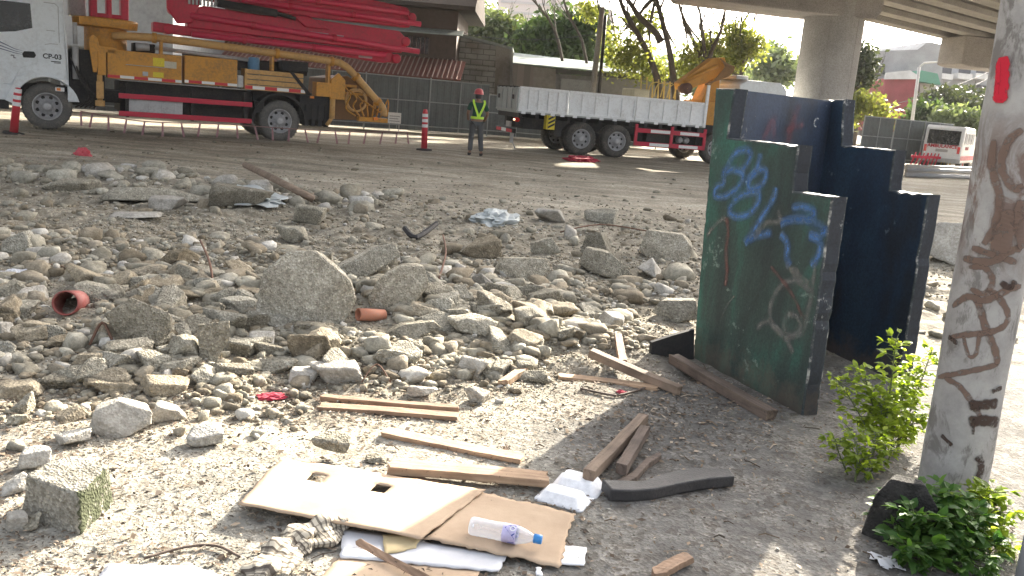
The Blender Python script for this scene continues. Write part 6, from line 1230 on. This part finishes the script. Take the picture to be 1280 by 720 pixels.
LM2 = [(0, 302, 40, 324), (28, 330, 62, 350), (116, 400, 150, 420), (62, 448, 90, 470), (206, 385, 240, 410), (270, 390, 300, 410), (0, 430, 26, 458), (140, 440, 178, 462), (560, 355, 600, 380), (600, 372, 640, 392), (535, 345, 572, 368), (580, 340, 620, 362), (640, 360, 680, 380), (545, 300, 580, 322), (690, 330, 722, 350), (790, 330, 830, 350), (830, 330, 866, 352), (420, 355, 450, 375), (452, 426, 490, 446), (490, 430, 520, 448), (600, 450, 640, 475), (560, 455, 600, 478), (640, 440, 672, 458), (745, 420, 770, 438), (380, 320, 420, 338), (60, 510, 100, 530), (0, 510, 40, 535), (60, 535, 110, 560), (0, 545, 30, 570), (210, 530, 236, 548), (660, 300, 700, 318), (700, 285, 726, 300)]
def block_planes(): return np.array([(1, .15, .05, .8), (-1, .1, .1, .8), (-.15, -1, .12, .72), (.1, 1, .1, .8), (.05, -.08, 1, .55), (0, 0, -1, .6), (-.8, -.7, .1, .95), (.7, -.3, .8, 1.0), (-.6, .2, .9, .9)], float)
for it in LM:
    box, t, lab, sd_, poly, dp = it
    place_rock(box, t, lab, sd_, poly, dp, rough=.035 if poly else .05, z0=(.03 if sd_ in (50,) else None), yaw=(R(-38) if t == 'm' else 0))
# fill: every lump of some size an object of its own, the many small ones one loose mass
PROTO = []
for k in range(14):
    v, f = rock_pts(200+k, 4, None, boxy=.38, rough=.05, soft=130); me_o = mesh_np('broken_concrete', unit(v), f, RK, None, True); PROTO.append(me_o.data); bpy.data.objects.remove(me_o)
PROTO_MESH = {}
def proto(k, t):
    if (k, t) not in PROTO_MESH:
        m_ = PROTO[k].copy(); m_.materials[0] = TINT[t]; PROTO_MESH[(k, t)] = m_
    return PROTO_MESH[(k, t)]
cand = []
def add_c(x, y, s, t, bury=.3): cand.append((x, y, s, t, bury))
for i, b_ in enumerate(LM2):
    p = atg((b_[0]+b_[2])/2, b_[3]-3); add_c(p.x, p.y+.04, (b_[2]-b_[0])*p.y/F*.95, 'gbgp'[i % 4], .15)
r = np.random.default_rng(77)
def scatter(n, xr, yr, s0, smax, al, w, tints):
    k = 0
    while k < n:
        x, y = r.uniform(*xr), r.uniform(*yr)
        if r.uniform() > w(x, y): continue
        s = min(s0*r.uniform()**(-al), smax); add_c(x, y, s, tints[int(r.integers(len(tints)))], r.uniform(.15, .45)); k += 1
rm = lambda x, y: float(rubble_mask(x, y))
nostall = lambda x, y: 0 if (x > 1.0 and y < 7.2) else 1
scatter(6000, (-5, 1.6), (3.6, 8.2), .034, .22, .46, lambda x, y: rm(x, y)*nostall(x, y), 'gggbbp')
scatter(2200, (-5, 1.3), (4.0, 8.6), .045, .11, .3, lambda x, y: rm(x, y)*nostall(x, y), 'ggbb')
scatter(900, (-2.8, .7), (4.9, 7.4), .07, .28, .42, lambda x, y: math.exp(-((y-6.1)/.8)**2), 'gggb')
scatter(650, (-4.2, -1.2), (4.2, 6.4), .06, .22, .42, lambda x, y: rm(x, y), 'ggbb')
scatter(1500, (-8, 4.0), (7.5, 13.5), .045, .25, .42, lambda x, y: rm(x, y)*nostall(x, y)*.9+.05, 'gggbb')
scatter(420, (-9, -1.8), (10.5, 13.4), .08, .36, .42, lambda x, y: math.exp(-((y-12)/.9)**2), 'gggp')
scatter(260, (2.6, 9), (6.5, 14), .06, .3, .4, lambda x, y: 1, 'ggbp')
scatter(260, (-14, 9), (13, 22), .04, .13, .4, lambda x, y: 1, 'ggb')
PROT = [(60, 355, 108, 398), (434, 376, 482, 410), (392, 492, 580, 530), (474, 530, 660, 585), (480, 570, 690, 612), (292, 568, 740, 720), (690, 440, 860, 495), (720, 515, 925, 628), (835, 440, 970, 530), (320, 490, 358, 502)]
LB = [(b[0]+(b[2]-b[0])*.1, b[1]+(b[3]-b[1])*.1, b[2]-(b[2]-b[0])*.1, b[3]-(b[3]-b[1])*.12, atg((b[0]+b[2])/2, b[3]-4).y) for b in (it[0] for it in LM)]
def hidden(c):
    x, y, s = c[:3]
    if s < .03: return False
    px, py = proj((x, y, G(x, y)+s*.2)); m_ = s*F/y*.45
    if any(b[0]-m_ < px < b[2]+m_ and b[1]-m_ < py < b[3]+m_*.6 for b in PROT): return True
    return any(b[0] < px < b[2] and b[1] < py < b[3] and y < b[4]+.1 for b in LB)
cand = [c for c in cand if not hidden(c)]
cand.sort(key=lambda c: -c[2]/c[1]); NOBJ = 225
ZN = [(lambda x, y: y >= 10 and x < -1.2, 'on the far rubble ridge below the pump truck'), (lambda x, y: x > 2.2, 'on the open ground right of the stall'), (lambda x, y: y >= 8.6, 'far back towards the flatbed'), (lambda x, y: y >= 7.1, 'in the rubble just behind the heap'),
      (lambda x, y: x < -3.0, 'near the left edge beside the red pipe'), (lambda x, y: x < -1.9 and y > 5, 'between the red pipe and the big boulder'), (lambda x, y: x < -1.2 and y <= 5, 'in the near rubble above the mossy block'), (lambda x, y: x < -.45, 'packed around the foot of the big boulder'), (lambda x, y: x < .35 and y > 5.2, 'in the heap right of the orange pipe end'), (lambda x, y: x < .35, 'just beyond the twin planks'), (lambda x, y: True, 'between the heap and the green wall')]
ADJ = {'g': 'grey', 'b': 'brownish', 'p': 'pale', 'm': 'mossy', 'd': 'black'}
for (x, y, s, t, bury) in cand[:NOBJ]:
    k = int(r.integers(len(PROTO))); o = bpy.data.objects.new('broken_concrete', proto(k, t)); COL.objects.link(o); sx, sy, sz = s*r.uniform(.85, 1.2), s*r.uniform(.65, 1.0), s*r.uniform(.35, .75)
    o.scale = (sx, sy, sz); o.location = (x, y, G(x, y)+sz*(.5-bury)); o.rotation_euler = (r.normal()*.25, r.normal()*.25, r.uniform(0, 6.28))
    shp = 'flat' if sz < .55*sx else ('long' if sx > 1.45*sy else 'chunky'); big = 'larger' if s > .17 else 'smaller'
    for fn, zone in ZN:
        if fn(x, y): tag(o, f'{big} {shp} {ADJ[t]} lump {zone}', 'concrete lump', f'loose lumps {zone}'); break
# loose mass of small stones
def mass(name, items, sub, mats, nproto, mat_index, seed):
    r = np.random.default_rng(seed); base = [unit(rock_pts(900+k, sub, None, .42, .06, 120)[0]) for k in range(nproto)]; f = ICO[sub][1]; n = len(items); nv = len(base[0]); V = np.empty((n, nv, 3)); X, Y, S, B = items[:, 0], items[:, 1], items[:, 2], items[:, 3]; Z = gh(X, Y)
    kk = r.integers(0, nproto, n); sc = np.stack([S*r.uniform(.8, 1.25, n), S*r.uniform(.6, 1.0, n), S*r.uniform(.4, .8, n)], 1); a = r.uniform(0, 6.283, n); ti = r.normal(size=n)*.3
    for k in range(nproto):
        m_ = np.where(kk == k)[0]; p = base[k][None]*sc[m_][:, None, :]; c, s = np.cos(ti[m_])[:, None], np.sin(ti[m_])[:, None]; y_ = p[..., 1]*c-p[..., 2]*s; z_ = p[..., 1]*s+p[..., 2]*c; c, s = np.cos(a[m_])[:, None], np.sin(a[m_])[:, None]
        V[m_, :, 0] = p[..., 0]*c-y_*s+X[m_][:, None]; V[m_, :, 1] = p[..., 0]*s+y_*c+Y[m_][:, None]; V[m_, :, 2] = z_+(Z[m_]+sc[m_, 2]*(.5-B[m_]))[:, None]
    Fc = (f[None]+(np.arange(n)*nv)[:, None, None]).reshape(-1, 3); o = mesh_np(name, V.reshape(-1, 3), Fc, mats, None, False); mi = np.repeat(mat_index, len(f)).astype(np.int32); o.data.polygons.foreach_set('material_index', mi); return o
GVM = [concrete('loose_stone_grey', [(.3, (.20, .187, .15)), (.7, (.36, .342, .285))], 5, .3, .5, True, .25), concrete('loose_stone_brown', [(.3, (.165, .142, .105)), (.7, (.31, .275, .215))], 5, .3, .5, True, .28), concrete('loose_stone_pale', [(.3, (.31, .295, .265)), (.7, (.49, .475, .435))], 5, .3, .4, True, .15)]
TI = {'g': 0, 'b': 1, 'p': 2}
rest = np.array([(c[0], c[1], c[2], c[4]) for c in cand[NOBJ:]]); tidx = np.array([TI[c[3]] for c in cand[NOBJ:]])
tag(mass('rubble', rest, 2, GVM, 10, tidx, 5), kind='stuff')
def sample(n, xr, yr, w):
    out = np.empty((0, 2))
    while len(out) < n:
        x = r.uniform(*xr, n*2); y = r.uniform(*yr, n*2); ok = r.uniform(size=n*2) < w(x, y); out = np.vstack([out, np.stack([x[ok], y[ok]], 1)])
    return out[:n]
g1 = sample(24000, (-4.5, 2.4), (2.3, 9.5), lambda x, y: (.12+.88*rubble_mask(x, y))*(1-.93*shade_zone_mask(x, y))); g2 = sample(7000, (-9, 6), (8.5, 16), lambda x, y: .15+.85*rubble_mask(x, y)); g3 = sample(10000, (-2.2, 2.2), (2.3, 5.4), lambda x, y: (1-.92*shade_zone_mask(x, y))*(.3+.7*sst(-.3, .4, vnoise(x*2, y*2, 31))))
gs = np.concatenate([.009*r.uniform(.15, 1, 24000)**-.7, .02*r.uniform(.2, 1, 7000)**-.6, .007*r.uniform(.2, 1, 10000)**-.5]); gp = np.vstack([g1, g2, g3]); gt = r.choice(3, len(gp), p=(.55, .27, .18))
nr_ = (1-rubble_mask(gp[:, 0], gp[:, 1]))*(gp[:, 1] < 5.5); gs = np.minimum(gs*(1-.4*nr_), np.where(nr_ > .5, .022, .2))
tag(mass('gravel', np.column_stack([gp, gs, r.uniform(.1, .35, len(gp))]), 1, GVM, 8, gt, 6), kind='stuff')
# leaf litter and wood chips
lp_ = np.vstack([sample(11000, (-2.4, 2.3), (2.3, 5.2), lambda x, y: (.3+.7*sst(.0, .6, vnoise(x*1.6, y*1.6, 41)+.35))*(1-.85*shade_zone_mask(x, y)*(1-np.exp(-((x-.9)**2/.35+(y-4.7)**2/.4))))), sample(2500, (-4, 2), (4, 8), lambda x, y: np.full_like(x, .6))]); n = len(lp_); L_ = .0075*r.uniform(.15, 1, n)**-.6; a = r.uniform(0, 6.283, n); W_ = L_*r.uniform(.18, .55, n)
d = np.stack([np.cos(a), np.sin(a), r.normal(size=n)*.12], 1); s = np.stack([-np.sin(a), np.cos(a), r.normal(size=n)*.3], 1); c = np.column_stack([lp_, gh(lp_[:, 0], lp_[:, 1])+.006+.004*r.uniform(size=n)])
V = np.stack([c-d*L_[:, None], c+s*W_[:, None]+np.array([0, 0, .003]), c+d*L_[:, None], c-s*W_[:, None]], 1).reshape(-1, 3); Fc = (np.arange(n)*4)[:, None]+np.arange(4)[None]
m, nn2, l, b = _nodes('dry_litter'); rv = nn2.new('ShaderNodeNewGeometry').outputs['Random Per Island']; rr_ = ramp(nn2, [(0, (.035, .025, .018)), (.4, (.11, .075, .048)), (.75, (.22, .16, .105)), (1, (.40, .33, .25))]); l.new(rv, rr_.inputs[0]); l.new(rr_.outputs[0], b.inputs['Base Color']); b.inputs['Roughness'].default_value = .9
tag(mesh_np('leaf_litter', V, Fc, m), kind='stuff')
q = MB()
for i, (x, y) in enumerate(sample(420, (-2.6, 2.3), (2.3, 7), lambda x, y: np.full_like(x, .7))):
    a = r.uniform(0, 6.28); L = .03*r.uniform(.2, 1)**-.8; z = G(x, y)+.008; q.tube([(x, y, z), (x+math.cos(a)*L*.5+r.normal()*.006, y+math.sin(a)*L*.5+r.normal()*.006, z+.006), (x+math.cos(a)*L, y+math.sin(a)*L, G(x+math.cos(a)*L, y+math.sin(a)*L)+.006)], r.uniform(.0012, .0035), 4, False)
tag(q.build('twig_litter', m, None), kind='stuff')
